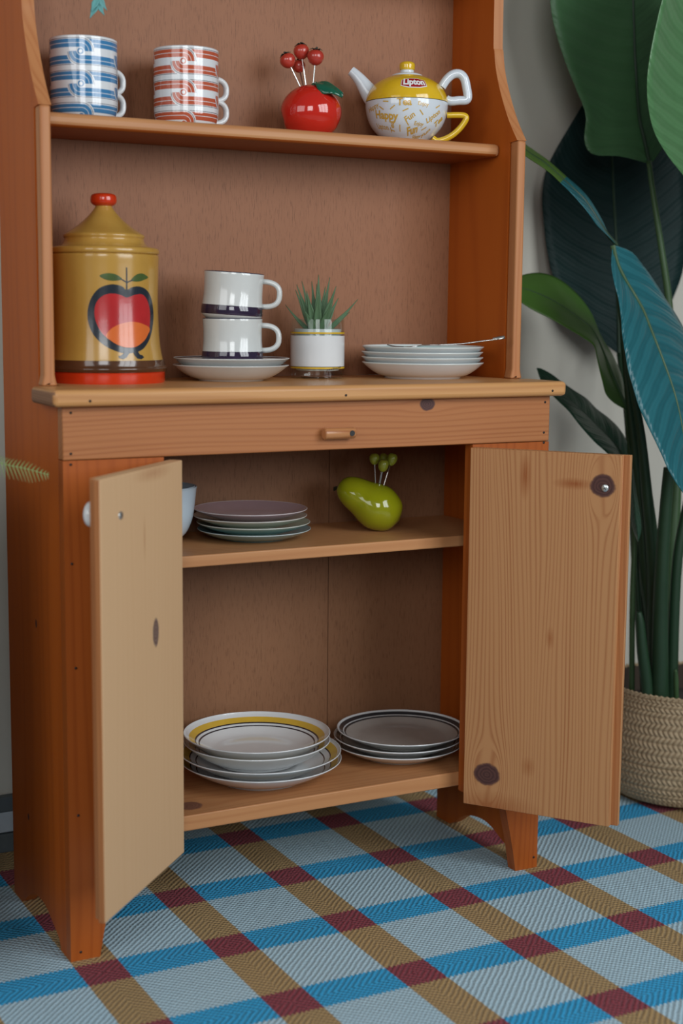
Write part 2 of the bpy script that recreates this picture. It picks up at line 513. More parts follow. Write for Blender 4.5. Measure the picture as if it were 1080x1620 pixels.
YU, STEP = 0.0813, 1.186
front = [(0.083, STEP), (0.107, 1.218), (0.129, 1.257), (0.1465, 1.298), (0.1545, 1.335), (0.1575, 1.375), (0.1575, 1.70), (0.16, 1.74)]
arch = [(0.046, 0), (0.055, 0.014), (0.083, 0.026), (0.119, 0.0395), (0.153, 0.0405), (0.186, 0.0335), (0.208, 0.022), (0.230, 0.007), (0.243, 0.0)]
def arch_side(x0, x1):
    fr = [(p[0] + 0.0, p[1]) for p in smoothprof([(a, b) for a, b in front], 4)]
    ar = smoothprof(arch, 3)
    poly = [(0.0222, 0.0)] + ar + [(0.287, 0.0), (0.287, 1.74)] + fr[::-1] + [(YU + 0.0235, STEP - 0.002), (YU + 0.0235, WT + 0.0002), (0.0857, WT + 0.0002), (0.0857, DH + 0.0), (0.0222, DH)]
    # front top corner order: from back-top down the scalloped edge
    out = []
    for p in poly:
        if not out or hypot(p[0] - out[-1][0], p[1] - out[-1][1]) > 1e-5: out.append(p)
    b = MB().prism(out, 0, x0, x1)
    for i, f in enumerate(b.f):
        if len(f) == 4:
            cy_ = sum(b.v[k][1] for k in f) / 4; cz_ = sum(b.v[k][2] for k in f) / 4
            if cy_ < 0.17 and cz_ > STEP - 0.001: b.m[i] = 1  # scalloped front faces take the paler lit-edge colour
    return b
sides = []
for x0, x1 in ((0.0, TH), (DW - TH, DW)):
    s = arch_side(x0, x1).build('side_panel', [M_side, M_litedge], hutch, bevel=0.002)
    sides.append(s)
    # lipping strip on the front edge, standing on the worktop with a small flared foot
    mx = (x0 + x1) / 2; hw = TH / 2 - 0.0012
    pl = [(mx - hw - 0.004, WT), (mx + hw + 0.004, WT), (mx + hw + 0.0015, WT + 0.008), (mx + hw, WT + 0.016), (mx + hw, STEP), (mx - hw, STEP), (mx - hw, WT + 0.016), (mx - hw - 0.0015, WT + 0.008)]
    MB().prism(pl, 1, YU, YU + 0.0225).build('edge_strip', M_litedge, s, bevel=0.0035)

# backs: upper board and two lower boards with a seam
MB().box(TH, DW - TH, BACK, BACK + 0.005, WT, 1.74).build('back_panel', M_ply, hutch, smooth=False)
MB().box(TH, 0.5515, BACK, BACK + 0.005, 0.13, DH).build('back_panel', M_ply2, hutch, smooth=False)
MB().box(0.5528, DW - TH, BACK, BACK + 0.005, 0.13, DH).build('back_panel', M_ply2, hutch, smooth=False)

# worktop with horns that wrap round the sides
ov, of = 0.0185, 0.020
wpoly = [(-ov, -of), (DW + ov, -of), (DW + ov, 0.0845), (DW - TH - 0.0005, 0.0845), (DW - TH - 0.0005, BACK), (TH + 0.0005, BACK), (TH + 0.0005, 0.0845), (-ov, 0.0845)]
wt = MB().prism(wpoly, 2, DH + 0.0003, WT)
for i, f in enumerate(wt.f):
    if len(f) == 4 and all(abs(wt.v[k][0] - wt.v[f[0]][0]) < 1e-6 for k in f): wt.m[i] = 1
worktop = wt.build('worktop', [M_top, M_end], hutch, bevel=0.007)
# apron rail, stiles with bracket feet
MB().box(0, DW, 0.0, 0.0215, 0.7103, DH).build('top_rail', M_rail, hutch, bevel=0.0015)
def stile(flip):
    inner = smoothprof([(0.043, 0.0), (0.049, 0.034), (0.0555, 0.066), (0.061, 0.089), (0.066, 0.110), (0.078, 0.130), (0.105, 0.144), (0.1445, 0.148)], 4)
    pl = [(0.0, 0.0)] + inner + [(0.1445, 0.7095), (0.0, 0.7095)]
    if flip: pl = [(DW - a, b) for a, b in pl]
    return MB().prism(pl, 1, 0.0003, 0.0215)
for fl_ in (False, True):
    stile(fl_).build('stile', M_vert, hutch, bevel=0.002)
# shelves
def rounded_shelf(y0, y1, z1, th, name='shelf', mat=M_shelf, r=0.006, under=None):
    b = MB().box(TH + 0.0003, DW - TH - 0.0003, y0, y1, z1 - th, z1)
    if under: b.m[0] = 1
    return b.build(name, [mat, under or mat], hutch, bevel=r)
SH_U, SH_M, SH_B = 1.184, 0.5567, 0.178
M_undr = wood('pine_underside', 0, 1, (0.30, 0.070, 0.010), (0.18, 0.034, 0.004), (0.24, 0.050, 0.006), pitch=0.02, rough=0.45, linew=0.3, spec=0.2)  # darker, redder pine on the shelf underside
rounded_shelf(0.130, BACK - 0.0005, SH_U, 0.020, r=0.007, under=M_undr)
rounded_shelf(0.150, BACK - 0.0005, 1.475, 0.018)
rounded_shelf(0.150, BACK - 0.0005, 1.735, 0.018)
rounded_shelf(0.060, BACK - 0.0005, SH_M, 0.0175, r=0.002)
rounded_shelf(0.0222, BACK - 0.0005, SH_B, 0.0235, mat=M_shelfb, r=0.002)
# turned peg on the rail, with its bored hole
peg = MB().tube([(0.3895 + t, -0.0095, 0.7352) for t in (0, 0.0015, 0.049, 0.0505)], [0.0072, 0.0086, 0.0086, 0.0076], 24, up=(0, 0, 1)).build('peg_handle', M_peg, hutch)
M_hole = plain('dark_hole', (0.012, 0.010, 0.010), 0.5)
MB().tube([(0.4325, -0.0165, 0.7352), (0.4325, -0.0184, 0.7352)], 0.0042, 20).build('screw_hole', M_hole, peg)
MB().box(0.428, 0.437, -0.003, 0.001, 0.731, 0.739).build('peg_post', M_peg, peg)
MB().box(0.395, 0.404, -0.003, 0.001, 0.731, 0.739).build('peg_post', M_peg, peg)
# nail heads
NAILS = [(0.0119, 0.7742), (0.0111, 0.7189), (0.0108, 0.7044), (0.7903, 0.7725), (0.7895, 0.7242), (0.79, 0.708), (0.0104, 0.5687), (0.0135, 0.4231), (0.0138, 0.2128), (0.0144, 0.0124), (0.7929, 0.018)]
nail0 = None
for (nx, nz) in NAILS + [(0.0324, 0.7907), (0.4202, 0.7913), (0.7896, 0.7916)]:
    yy = -of if nz > 0.78 else 0.0
    if nail0 is None:
        nail0 = MB().tube([(0, 0.0015, 0), (0, -0.0004, 0)], 0.0019, 10).mesh('nail', M_hole)
    o = bpy.data.objects.new('nail', nail0); COL.objects.link(o); o.parent = hutch
    o.location = (nx, yy, nz)

# doors, hung on the stiles and swung wide open (inner faces toward the room)
DHH = 0.568
M_doorL = wood('pine_door', 2, 0, (0.63, 0.405, 0.225), (0.50, 0.27, 0.12), (0.57, 0.345, 0.18), pitch=0.012, meander=0.06, rough=0.6, linew=0.12, fine=0.25, seed=2.3,
               kc1=(0.10, 0.055, 0.045), kc2=(0.28, 0.19, 0.15), knots=((0.0954, 0.3436, 0.0095, 0.0185),), stains=((0.13, 0.478, 0.004, 0.035, 0.35), (0.1, 0.56, 0.07, 0.012, 0.35)))
M_doorR = wood('pine_door', 2, 0, (0.50, 0.25, 0.105), (0.29, 0.088, 0.025), (0.46, 0.21, 0.085), pitch=0.0058, meander=0.05, rough=0.6, linew=0.62, fine=0.3, seed=0.4,
               knots=((0.0388, 0.0532, 0.021, 0.017), (0.2100, 0.5215, 0.0185, 0.0165)),
               stains=((0.089, 0.53, 0.011, 0.04, 0.8), (0.165, 0.522, 0.035, 0.010, 0.9), (0.1356, 0.283, 0.008, 0.02, 0.6), (0.106, 0.075, 0.014, 0.018, 0.5), (0.05, 0.0, 0.09, 0.03, 0.7)))
M_screw = plain('zinc_screw', (0.62, 0.66, 0.66), 0.3, metal=0.9)
M_porc = plain('white_porcelain', (0.74, 0.76, 0.78), 0.12, coat=0.4)
M_edge = wood('pine_groove', 2, 0, (0.42, 0.17, 0.06), (0.3, 0.1, 0.03), (0.36, 0.13, 0.045), pitch=0.006, rough=0.4)

def door(loc, d, width, side, mat, label, screw, groove):
    """local x runs from the hinge to the free edge; inner face at y = 0, board on `side`"""
    D = bpy.data.objects.new('door', None)
    COL.objects.link(D); D.parent = hutch
    D.location = (*loc, 0.138)
    D.rotation_euler = (0, 0, atan2(d[1], d[0]))
    D['label'] = label
    T = 0.0195
    H2 = T / 2
    if groove:      # lapped edge: the outer half runs on past the inner half
        pl = [(0, 0), (width, 0), (width, side * H2), (width + 0.011, side * H2), (width + 0.011, side * T), (0, side * T)]
    else:           # its counterpart: the outer half stops short
        pl = [(0, 0), (width, 0), (width, side * H2), (width - 0.011, side * H2), (width - 0.011, side * T), (0, side * T)]
    b = MB().prism(pl, 2, 0, DHH)
    mats = [mat, M_edge]
    for i, f in enumerate(b.f):
        c = [sum(b.v[k][q] for k in f) / len(f) for q in range(3)]
        if groove and width + 0.002 < c[0] < width + 0.009 and abs(c[1]) < H2 + 0.001: b.m[i] = 1
        if not groove and c[0] > width - 0.0115 and abs(c[1]) > 0.002 and 0.01 < c[2] < DHH - 0.01: b.m[i] = 1
    b.build('board', mats, D, bevel=0.0008 if groove else 0.0015)
    su, sz = screw
    k = MB().lathe([(0, 0), (0.0, 0)], 3) if False else MB()
    prof = smoothprof([(0.0062, 0.0), (0.0056, 0.005), (0.0062, 0.009), (0.0125, 0.013), (0.0165, 0.018), (0.0155, 0.024), (0.009, 0.0275), (0.0, 0.0285)], 4)
    k.lathe(prof, 32)
    Mx = Matrix.Rotation(-side * pi / 2, 4, 'X')
    k.xf(Matrix.Translation((su, side * T, sz)) @ Mx)
    ko = k.build('knob', M_porc, D); ko['label'] = 'white porcelain knob'
    s = MB().lathe([(0.0, 0.0012), (0.0, 0.0012)], 3) if False else MB()
    s.lathe([(0.0056, 0.0), (0.0052, 0.0012), (0.0035, 0.0020), (0.0, 0.0022)], 20)
    s.xf(Matrix.Translation((su, 0, sz)) @ Matrix.Rotation(side * pi / 2, 4, 'X'))
    so = s.build('screw', M_screw, D)
    t = MB()
    for a in (0.5, 0.5 + pi / 2):
        t.box(-0.0030, 0.0030, -0.0004, 0.0004, 0.0018, 0.00235)
        n = len(t.v) - 8
        R = Matrix.Translation((su, 0, sz)) @ Matrix.Rotation(side * pi / 2, 4, 'X') @ Matrix.Rotation(a, 4, 'Z')
        for i in range(n, len(t.v)): t.v[i] = tuple(R @ Vector(t.v[i]))
    t.build('screw_slot', M_hole, D, smooth=False)
    return D
door((0.166, -0.0145), (-0.1835, -0.187), 0.262, -1, M_doorL, 'pale pine door swung open toward the fern, white knob on its far side', (0.2034, 0.5168), False)
door((0.643, -0.013), (0.139, -0.192), 0.237, 1, M_doorR, 'pine door with two dark knots swung open toward the woven basket', (0.2138, 0.5185), True)

# ------------------------------------------------------------------ crockery materials
M_white = plain('white_glaze', (0.72, 0.74, 0.75), 0.12, coat=0.5, var=0.02)
M_cream = plain('cream_glaze', (0.64, 0.66, 0.645), 0.12, coat=0.5, var=0.03)
M_under = plain('unglazed_clay', (0.60, 0.50, 0.42), 0.5, var=0.04)
M_navy = plain('navy_glaze', (0.020, 0.022, 0.055), 0.10, coat=0.5)
M_brownband = plain('blue_brown_glaze', (0.030, 0.020, 0.045), 0.08, coat=0.6, var=0.3, vscale=60)
M_yellow = plain('yellow_glaze', (0.72, 0.45, 0.02), 0.12, coat=0.5)
M_yband = plain('ochre_band', (0.66, 0.42, 0.05), 0.15, coat=0.4)
M_black = plain('black_line', (0.02, 0.02, 0.03), 0.15, coat=0.3)

def attr_mat(name, rough=0.12, coat=0.5):
    m, nt, b = new_mat(name)
    a = nt.nodes.new('ShaderNodeAttribute'); a.attribute_name = 'print'
    v, x, y, z = objco(nt)
    n = noise(nt, v, 220, 2)
    L(nt, mixc(nt, mth(nt, 'MULTIPLY', n, 0.10), a.outputs['Color'], (0.30, 0.32, 0.34)), b.inputs['Base Color'])
    b.inputs['Roughness'].default_value = rough
    b.inputs['Coat Weight'].default_value = coat
    b.inputs['Coat Roughness'].default_value = 0.05
    return m
M_print = attr_mat('printed_glaze')

# ------------------------------------------------------------------ printed mugs, stacked in twos
def link_pattern(s, h, ink, line):
    """interlocking rounded bands; s along the wall, h up from the pattern centre"""
    R = 0.0188
    W_ = (0.74, 0.76, 0.78)
    def prof(d):
        q = d / R
        if q < 0.13: return W_
        if q < 0.24: return ink
        if q < 0.30: return W_
        if q < 0.60: return ink
        if q < 0.645: return W_
        if q < 0.90: return ink
        if q < 0.955: return W_
        if q < 1.0: return line
        return W_
    def straight(d, thin):
        q = d / R
        if q < 0.30: return W_
        if thin:
            if q < 0.345: return line
            if q < 0.44: return W_
            if q < 0.64: return ink
            if q < 0.69: return W_
            if q < 0.90: return ink
            return W_
        if q < 0.60: return ink
        if q < 0.645: return W_
        if q < 0.90: return ink
        if q < 0.955: return W_
        if q < 1.0: return line
        return W_
    r = hypot(s, h)
    if h >= 0:
        if s < 0: return straight(h, False) if r > 0.0056 else prof(r)
        return prof(r) if r <= R else (W_ if r <= R * 1.09 else straight(h, False))
    if s > 0: return straight(-h, False) if r > 0.0056 else prof(r)
    return prof(r) if r <= R else (W_ if r <= R * 1.09 else straight(-h, False))

MUG_H = 0.1105
def mug_wall(z):
    return interp([(0.0, 0.0405), (0.003, 0.0435), (0.008, 0.0460), (0.015, 0.0478), (0.025, 0.0484), (MUG_H, 0.0486)], z)
def mug_mesh(ink, line):
    b = MB(); b.c = []
    NS, NH = 640, 260
    for i in range(NS):
        t = 2 * pi * i / NS - pi
        ct, st_ = cos(t), sin(t)
        s = t * 0.0485
        per = 2 * pi * 0.0485 / 4
        sl = (s + 0.004 + per / 2) % per - per / 2
        for j in range(NH + 1):
            z = MUG_H * j / NH
            r = mug_wall(z)
            b.v.append((r * ct, r * st_, z))
            h = z - (MUG_H - 0.0215)
            while h < -0.0222: h += 0.0445
            c = link_pattern(sl, h, ink, line)
            if z > MUG_H - 0.0015 or z < 0.002: c = (0.74, 0.76, 0.78)
            b.c.append(c)
    for i in range(NS):
        i2 = (i + 1) % NS
        for j in range(NH):
            b.quad(i * (NH + 1) + j, i2 * (NH + 1) + j, i2 * (NH + 1) + j + 1, i * (NH + 1) + j + 1)
    n = len(b.v)
    b.lathe([(0.0486, MUG_H), (0.0478, MUG_H + 0.0010), (0.0466, MUG_H + 0.0006), (0.0458, MUG_H - 0.004), (0.0450, 0.020), (0.042, 0.010), (0.036, 0.0065), (0.0, 0.006)], 96)
    b.lathe([(0.0, 0.0015), (0.035, 0.0015), (0.036, 0.0), (0.0395, 0.0), (0.0405, 0.0004)], 96)
    b.c += [(0.74, 0.76, 0.78)] * (len(b.v) - n)
    return b
def ear_mesh(x0, reach, z0, z1, rad, flat, mats, name='handle'):
    """D-shaped handle in the local xz plane"""
    pts = []
    zm, zh = (z0 + z1) / 2, (z1 - z0) / 2
    for i in range(17):
        a = pi / 2 - pi * i / 16
        e = 0.75
        pts.append((x0 + reach * (abs(cos(a)) ** e), 0, zm + zh * (abs(sin(a)) ** e) * (1 if sin(a) >= 0 else -1)))
    return MB().tube(pts, rad, 14, flat=flat, up=(0, 1, 0)).mesh(name, mats)

mug_kinds = [('blue', (0.035, 0.20, 0.42), (0.03, 0.05, 0.10), (0.1030, 0.2)), ('orange', (0.50, 0.085, 0.030), (0.05, 0.02, 0.02), (0.2620, 0.2))]
for kind, ink, line, (mx, my) in mug_kinds:
    lab = 'tall white mug with %s interlocking bands and a double-loop handle' % ('blue' if kind == 'blue' else 'rust-orange')
    t = thing('mug', lab, 'mug', (mx, my, SH_U + 0.0002), face_cam(mx, my), 'printed mugs on the top shelf')
    mug_mesh(ink, line).build('mug_body', M_print, t, sharp=0)
    lp_ = MB()
    for z0, z1 in ((0.0095, 0.0425), (0.0425, 0.0755)):
        pts = []
        for i in range(17):
            a = pi / 2 - pi * i / 16
            zm, zh = (z0 + z1) / 2, (z1 - z0) / 2
            pts.append((0.0445 + 0.0250 * (abs(cos(a)) ** 0.8), 0, zm + zh * (abs(sin(a)) ** 0.8) * (1 if sin(a) >= 0 else -1)))
        lp_.tube(pts, 0.0042, 14, flat=1.3, up=(0, 1, 0))
    h = lp_.build('handle', M_white, t, sharp=0)
    h.rotation_euler = (0, 0, math.radians(125 if kind == 'blue' else 119))

# ------------------------------------------------------------------ fruit holders with picks
def glossy(name, c1, c2, rough=0.1):
    m, nt, b = new_mat(name)
    v, x, y, z = objco(nt)
    L(nt, mixc(nt, noise(nt, v, 14, 2), c1, c2), b.inputs['Base Color'])
    b.inputs['Roughness'].default_value = rough
    b.inputs['Coat Weight'].default_value = 0.6
    b.inputs['Coat Roughness'].default_value = 0.03
    return m
M_redg = glossy('red_lacquer', (0.50, 0.014, 0.010), (0.60, 0.028, 0.014))
M_pick = glossy('pick_red', (0.38, 0.018, 0.016), (0.52, 0.06, 0.03), 0.3)
M_lime = glossy('lime_lacquer', (0.25, 0.27, 0.006), (0.31, 0.32, 0.010))
M_pickg = glossy('pick_green', (0.26, 0.30, 0.02), (0.36, 0.38, 0.04), 0.35)
M_leafg = glossy('leaf_enamel', (0.006, 0.085, 0.048), (0.012, 0.13, 0.075))
M_dkleaf = plain('dark_calyx', (0.016, 0.022, 0.014), 0.4)
M_steel = plain('steel_pin', (0.62, 0.62, 0.60), 0.22, metal=1.0)

AX, AY = 0.4700, 0.2
ah = thing('apple_pick_holder', 'glossy red apple-shaped holder with a green leaf on the top shelf', 'pick holder', (AX, AY, SH_U), 0)
av = Vector((CAM.x - AX, CAM.y - AY, 0)).normalized()      # toward the viewer
ar = Vector((-av.y, av.x, 0))                               # viewer's right
def apple_fn(x, y, z):
    # x to the viewer's right, y toward the viewer
    zz = z
    r = 1.0
    if z < -0.80: zz = -0.80 - (abs(z) - 0.80) * 0.25
    x2 = x
    # taller on the right, dimple low on the left
    d = hypot(hypot(x + 0.93, y * 0.8), z + 0.22)
    r -= 0.13 * math.exp(-(d / 0.22) ** 2)
    sx = 1.0 + (0.05 if x > 0 else -0.0)
    dz = 0.04 * x
    if z > 0: zz = z * (1.0 - 0.10 * max(0.0, x) ** 2)
    return (x2 * r * sx, y * r, zz * r + dz * (1 if z > -0.5 else 0))
b = MB().ball((0, 0, 0), 1.0, 64, 40, fn=apple_fn)
zmin = min(p[2] for p in b.v)
Ma = Matrix((( ar.x, av.x, 0, 0), (ar.y, av.y, 0, 0), (0, 0, 1, 0), (0, 0, 0, 1)))
b.v = [tuple(Ma @ Vector((p[0] * 0.0470, p[1] * 0.0440, (p[2] - zmin) * 0.0425))) for p in b.v]
b.build('apple_body', M_redg, ah, sharp=0)
def enamel_leaf(parent, base, tip, width, nrm, mat, curl=0.006, name='leaf', wav=0.003):
    base, tip, nrm = Vector(base), Vector(tip), Vector(nrm).normalized()
    ax_ = (tip - base); ln = ax_.length; ax_.normalize()
    sd = ax_.cross(nrm).normalized(); nr = sd.cross(ax_)
    P = []
    for i in range(13):
        t = i / 12
        wv = width * (sin(pi * min(1, t * 0.93 + 0.06)) ** 0.8)
        row = []
        for j in range(9):
            k = j / 4 - 1
            c = base + ax_ * (ln * t) + sd * (wv * k)
            c = c + nr * (curl * sin(pi * t) * (1 - 0.9 * k * k) + wav * sin(t * 9 + k) * abs(k) - 0.25 * curl * (1 if j == 4 else 0))
            row.append(c)
        P.append(row)
    return MB().grid(P).build(name, mat, parent, solid=0.0022, sharp=0)
def Pv(rx, vy, z):
    """offset right / toward viewer / up at the apple"""
    return tuple(ar * rx + av * vy + Vector((0, 0, z)))
enamel_leaf(ah, Pv(0.008, 0.012, 0.0790), Pv(0.050, 0.028, 0.0570), 0.017, Pv(0.10, 0.6, 1.0), M_leafg, 0.009)
MB().tube([Pv(0.003, 0.006, 0.0750), Pv(0.006, 0.010, 0.0775), Pv(0.010, 0.013, 0.0800)], [0.004, 0.003, 0.002], 10).build('stem', M_leafg, ah)

def pick(name, label, foot, head, r, fruit_mat, calyx, group, elong=1.0):
    foot, head = Vector(foot), Vector(head)
    t = thing(name, label, 'cocktail pick', tuple(foot), 0, group)
    d = (head - foot)
    MB().tube([(0, 0, 0), tuple(d * 0.5), tuple(d)], 0.00125, 8).build('pin', M_steel, t)
    dn = d.normalized()
    q = Vector((0, 0, 1)).rotation_difference(dn).to_matrix().to_4x4()
    fb = MB().ball((0, 0, 0), (r, r, r * 0.96 * elong), 24, 14, fn=lambda x, y, z: (x * (1 + 0.10 * z), y * (1 + 0.10 * z), z - (0.16 * math.exp(-((hypot(x, y)) / 0.32) ** 2) if z > 0 else 0)))
    fb.xf(Matrix.Translation(d) @ q)
    fb.build('fruit', fruit_mat, t, sharp=0)
    if calyx:
        c = MB()
        for k in range(5):
            a = 2 * pi * k / 5 + r * 900
            u_ = Vector((cos(a), sin(a), 0)); s_ = Vector((-sin(a), cos(a), 0))
            n = len(c.v)
            for (du, ds, dz) in ((0.08, 0.16, 0.86), (0.08, -0.16, 0.86), (0.45, -0.17, 0.97), (0.45, 0.17, 0.97), (0.86, 0.0, 0.80), (0.45, 0, 1.05)):
                p = u_ * du + s_ * ds
                c.v.append((p.x * r, p.y * r, dz * r * elong))
            for f in ((n, n + 5, n + 3), (n, n + 1, n + 5), (n + 1, n + 2, n + 5), (n + 2, n + 4, n + 5), (n + 5, n + 4, n + 3)):
                c.f.append(f); c.m.append(0)
        c.tube([(0, 0, 0.8 * r * elong), (0.1 * r, 0, 1.2 * r * elong)], 0.0013, 6)
        c.xf(Matrix.Translation(d) @ q)
        c.build('calyx', M_dkleaf, t, solid=0.0004)
    return t
def APv(rx, vy, z):
    return tuple(Vector((AX, AY, SH_U)) + Vector(Pv(rx, vy, z)))
G1 = 'red apple picks in the apple holder'
pick('cocktail_pick', 'red apple pick leaning farthest from the teapot', APv(-0.013, 0.004, 0.0700), APv(-0.035, 0.002, 0.1140), 0.0122, M_pick, True, G1)
pick('cocktail_pick', 'tallest red apple pick in the apple holder', APv(-0.006, 0.0, 0.0710), APv(-0.0140, -0.006, 0.1290), 0.0124, M_pick, True, G1)
pick('cocktail_pick', 'red apple pick leaning toward the teapot', APv(0.004, 0.004, 0.0720), APv(0.0080, 0.006, 0.1190), 0.0130, M_pick, True, G1)
pick('cocktail_pick', 'small dark red pick half hidden behind the other apple picks', APv(-0.009, -0.006, 0.0690), APv(-0.0180, -0.018, 0.1090), 0.0105, M_pick, True, G1)

# lime-green pear holder on the middle shelf
PX, PY = 0.566, 0.172
ph_ = thing('pear_pick_holder', 'glossy lime-green pear-shaped holder lying on the middle shelf', 'pick holder', (PX, PY, SH_M), 0)
pv = Vector((CAM.x - PX, CAM.y - PY, 0)).normalized(); pr_ = Vector((-pv.y, pv.x, 0))
prof = smoothprof([(0.0, 0.0), (0.0185, 0.0055), (0.0290, 0.0155), (0.0362, 0.036), (0.0340, 0.054), (0.0288, 0.070), (0.0250, 0.087), (0.0190, 0.1005), (0.0105, 0.1085), (0.0, 0.1110)], 5)
b = MB().lathe([(r, z) for r, z in prof], 48)
ang = math.radians(31)
axv = (-pr_ * cos(ang) + Vector((0, 0, sin(ang)))).normalized()
sdv = pv; upv = axv.cross(sdv); upv = upv if upv.z > 0 else -upv
b.v = [(x * 1.05, y * 1.05, z * 1.05) for x, y, z in b.v]
bc = pr_ * 0.0195 + Vector((0, 0, 0.0368)) - axv * 0.038
b.v = [tuple(bc + axv * z + sdv * x + upv * y) for x, y, z in b.v]
# flattened where it rests
b.v = [(x, y, max(z, 0.0) if z > -0.02 else 0.0) for x, y, z in b.v]
b.build('pear_body', M_lime, ph_, sharp=0)
def PPv(rx, vy, z): return tuple(Vector((PX, PY, SH_M)) + pr_ * rx + pv * vy + Vector((0, 0, z)))
lp = lambda rx, vy, z: tuple(pr_ * rx + pv * vy + Vector((0, 0, z)))
enamel_leaf(ph_, lp(-0.010, -0.020, 0.0775), lp(-0.056, -0.010, 0.0655), 0.014, lp(-0.1, -0.4, 1), M_dkleaf, 0.004)
G2 = 'green pear picks in the pear holder'
pick('cocktail_pick', 'green pick standing upright nearest the pear holder stem end', PPv(0.013, 0.0, 0.062), PPv(0.0100, -0.002, 0.118), 0.0083, M_pickg, False, G2, 1.25)
pick('cocktail_pick', 'green pick in front of the other picks in the pear holder', PPv(0.017, 0.002, 0.062), PPv(0.0245, 0.010, 0.1085), 0.0085, M_pickg, False, G2, 1.35)
pick('cocktail_pick', 'green pick leaning toward the right door', PPv(0.022, 0.0, 0.061), PPv(0.0385, -0.002, 0.1175), 0.0085, M_pickg, False, G2, 1.35)
pick('cocktail_pick', 'green pick half hidden behind the other pear picks', PPv(0.016, -0.004, 0.062), PPv(0.0250, -0.016, 0.118), 0.0075, M_pickg, False, G2, 1.2)

# ------------------------------------------------------------------ tea set: teapot sitting on its cup
TX, TY = 0.645, 0.200
tv = Vector((CAM.x - TX, CAM.y - TY, 0)).normalized(); tr = Vector((-tv.y, tv.x, 0))
th0 = atan2(tv.y, tv.x)
cupR = [(0.0, 0.030), (0.004, 0.0345), (0.012, 0.0455), (0.024, 0.0565), (0.038, 0.0632), (0.052, 0.0662), (0.0625, 0.0668)]
cup_prof_s = smoothprof([(r, z) for z, r in cupR], 5)
cup_tab = [(z, r) for r, z in cup_prof_s]
cup = thing('teacup', 'white teacup printed with golden words under the yellow teapot', 'cup', (TX, TY, SH_U))
M_cupw = plain('pale_blue_white_glaze', (0.66, 0.71, 0.76), 0.10, coat=0.5, var=0.02)
inner = [(0.0668, 0.0625), (0.0655, 0.0632), (0.0642, 0.0625), (0.0600, 0.040), (0.045, 0.016), (0.0, 0.009)]
MB().lathe([(0.0, 0.003), (0.027, 0.003), (0.028, 0.0)] + cup_prof_s + inner, 96).build('cup_body', M_cupw, cup)
hp = [(0.0655, 0.0425), (0.080, 0.0430), (0.0920, 0.0425), (0.0965, 0.0395), (0.0945, 0.0330), (0.0860, 0.0215), (0.0740, 0.0110), (0.0610, 0.0045), (0.0500, 0.0025), (0.043, 0.0065)]
hs = smoothprof(hp, 4)
MB().tube([tuple(tr * x + Vector((0, 0, z + 0.0016))) for x, z in hs], 0.0050, 14, flat=1.3, up=tuple(tv)).build('cup_handle', M_yellow, cup)
M_gold = plain('golden_print', (0.60, 0.36, 0.06), 0.25, coat=0.3)
def cupmap(s, h):
    r = interp(cup_tab, h) + 0.0003
    t = th0 + s / 0.0665
    return (r * cos(t), r * sin(t), h)
SC = 1 / 957.0
def cs(px):            # sideways pixels from the axis -> arc on the cup
    d = max(-0.98, min(0.98, (px - 648.5) * SC / 0.0665))
    return asin(d) * 0.0665
words = [('Tea', 0.0155, 645, 167, 0.0, 0.0005), ('Happy', 0.0170, 615, 185, -0.12, 0.0006), ('Fun', 0.0160, 661, 206, 0.22, 0.0006), ('Fun', 0.0130, 654, 188, 0.6, 0.0003),
         ('Lipton', 0.0120, 692, 185, 0.62, 0.0003), ('Enjoy', 0.0085, 674, 169, -0.1, 0.0002), ('Tea', 0.0140, 703, 191, 0.75, 0.0005), ('Enjoy', 0.0085, 671, 197, -0.08, 0.0002),
         ('Tea', 0.0120, 622, 201, 1.3, 0.0003), ('Happy', 0.0110, 597, 172, 0.25, 0.0002), ('Lipton', 0.0110, 604, 200, -0.15, 0.0002), ('Fun', 0.0110, 692, 208, 0.9, 0.0003), ('Happy', 0.0090, 676, 214, 0.1, 0.0002)]
for (wd, sz, px, py, ro, bo) in words:
    lettering(wd, sz, cs(px), 0.0625 - (py - 161) * 1.02 * SC, ro, cupmap, M_gold, cup, bo)
for (px, py, ro) in [(617, 165, -0.1), (610, 174, -0.6), (627, 174, 0.6), (647, 178, 0.4), (672, 181, -0.8), (636, 203, 1.4), (696, 171, 0.5), (650, 196, -0.9), (683, 203, 0.5), (710, 178, -1.2)]:
    s0, h0 = cs(px), 0.0625 - (py - 161) * 1.02 * SC
    c, sn = cos(ro), sin(ro)
    pl = [(s0 + c * a - sn * b_, h0 + sn * a + c * b_) for a, b_ in ((-0.005, -0.0009), (0.005, -0.0009), (0.005, 0.0009), (-0.005, 0.0009))]
    decal('confetti_dash', pl, cupmap, M_gold, cup)

pot = thing('teapot', 'yellow teapot with white spout and red label sitting on its cup', 'teapot', (TX, TY, SH_U + 0.0636))
pot_s = smoothprof([(0.0668, 0.0), (0.0655, 0.008), (0.0610, 0.018), (0.0530, 0.0275), (0.0420, 0.0350), (0.0300, 0.0400), (0.0265, 0.0412)], 5)
pot_tab = [(z, r) for r, z in pot_s]
MB().lathe([(0.0, -0.012), (0.045, -0.012), (0.060, -0.004), (0.0628, 0.0), (0.0668, 0.0)] + pot_s[1:] + [(0.024, 0.0410), (0.0, 0.040)], 96).build('pot_body', M_yellow, pot)
lid = MB().lathe(smoothprof([(0.0255, 0.0412), (0.0240, 0.0435), (0.0170, 0.0460), (0.0112, 0.0475), (0.0106, 0.0515), (0.0, 0.0520)], 3), 48).build('lid', M_cupw, pot)
MB().lathe(smoothprof([(0.0, 0.0505), (0.0108, 0.0508), (0.0125, 0.0560), (0.0122, 0.0610), (0.0085, 0.0640), (0.0, 0.0648)], 4), 32).build('lid_knob', M_yellow, lid)
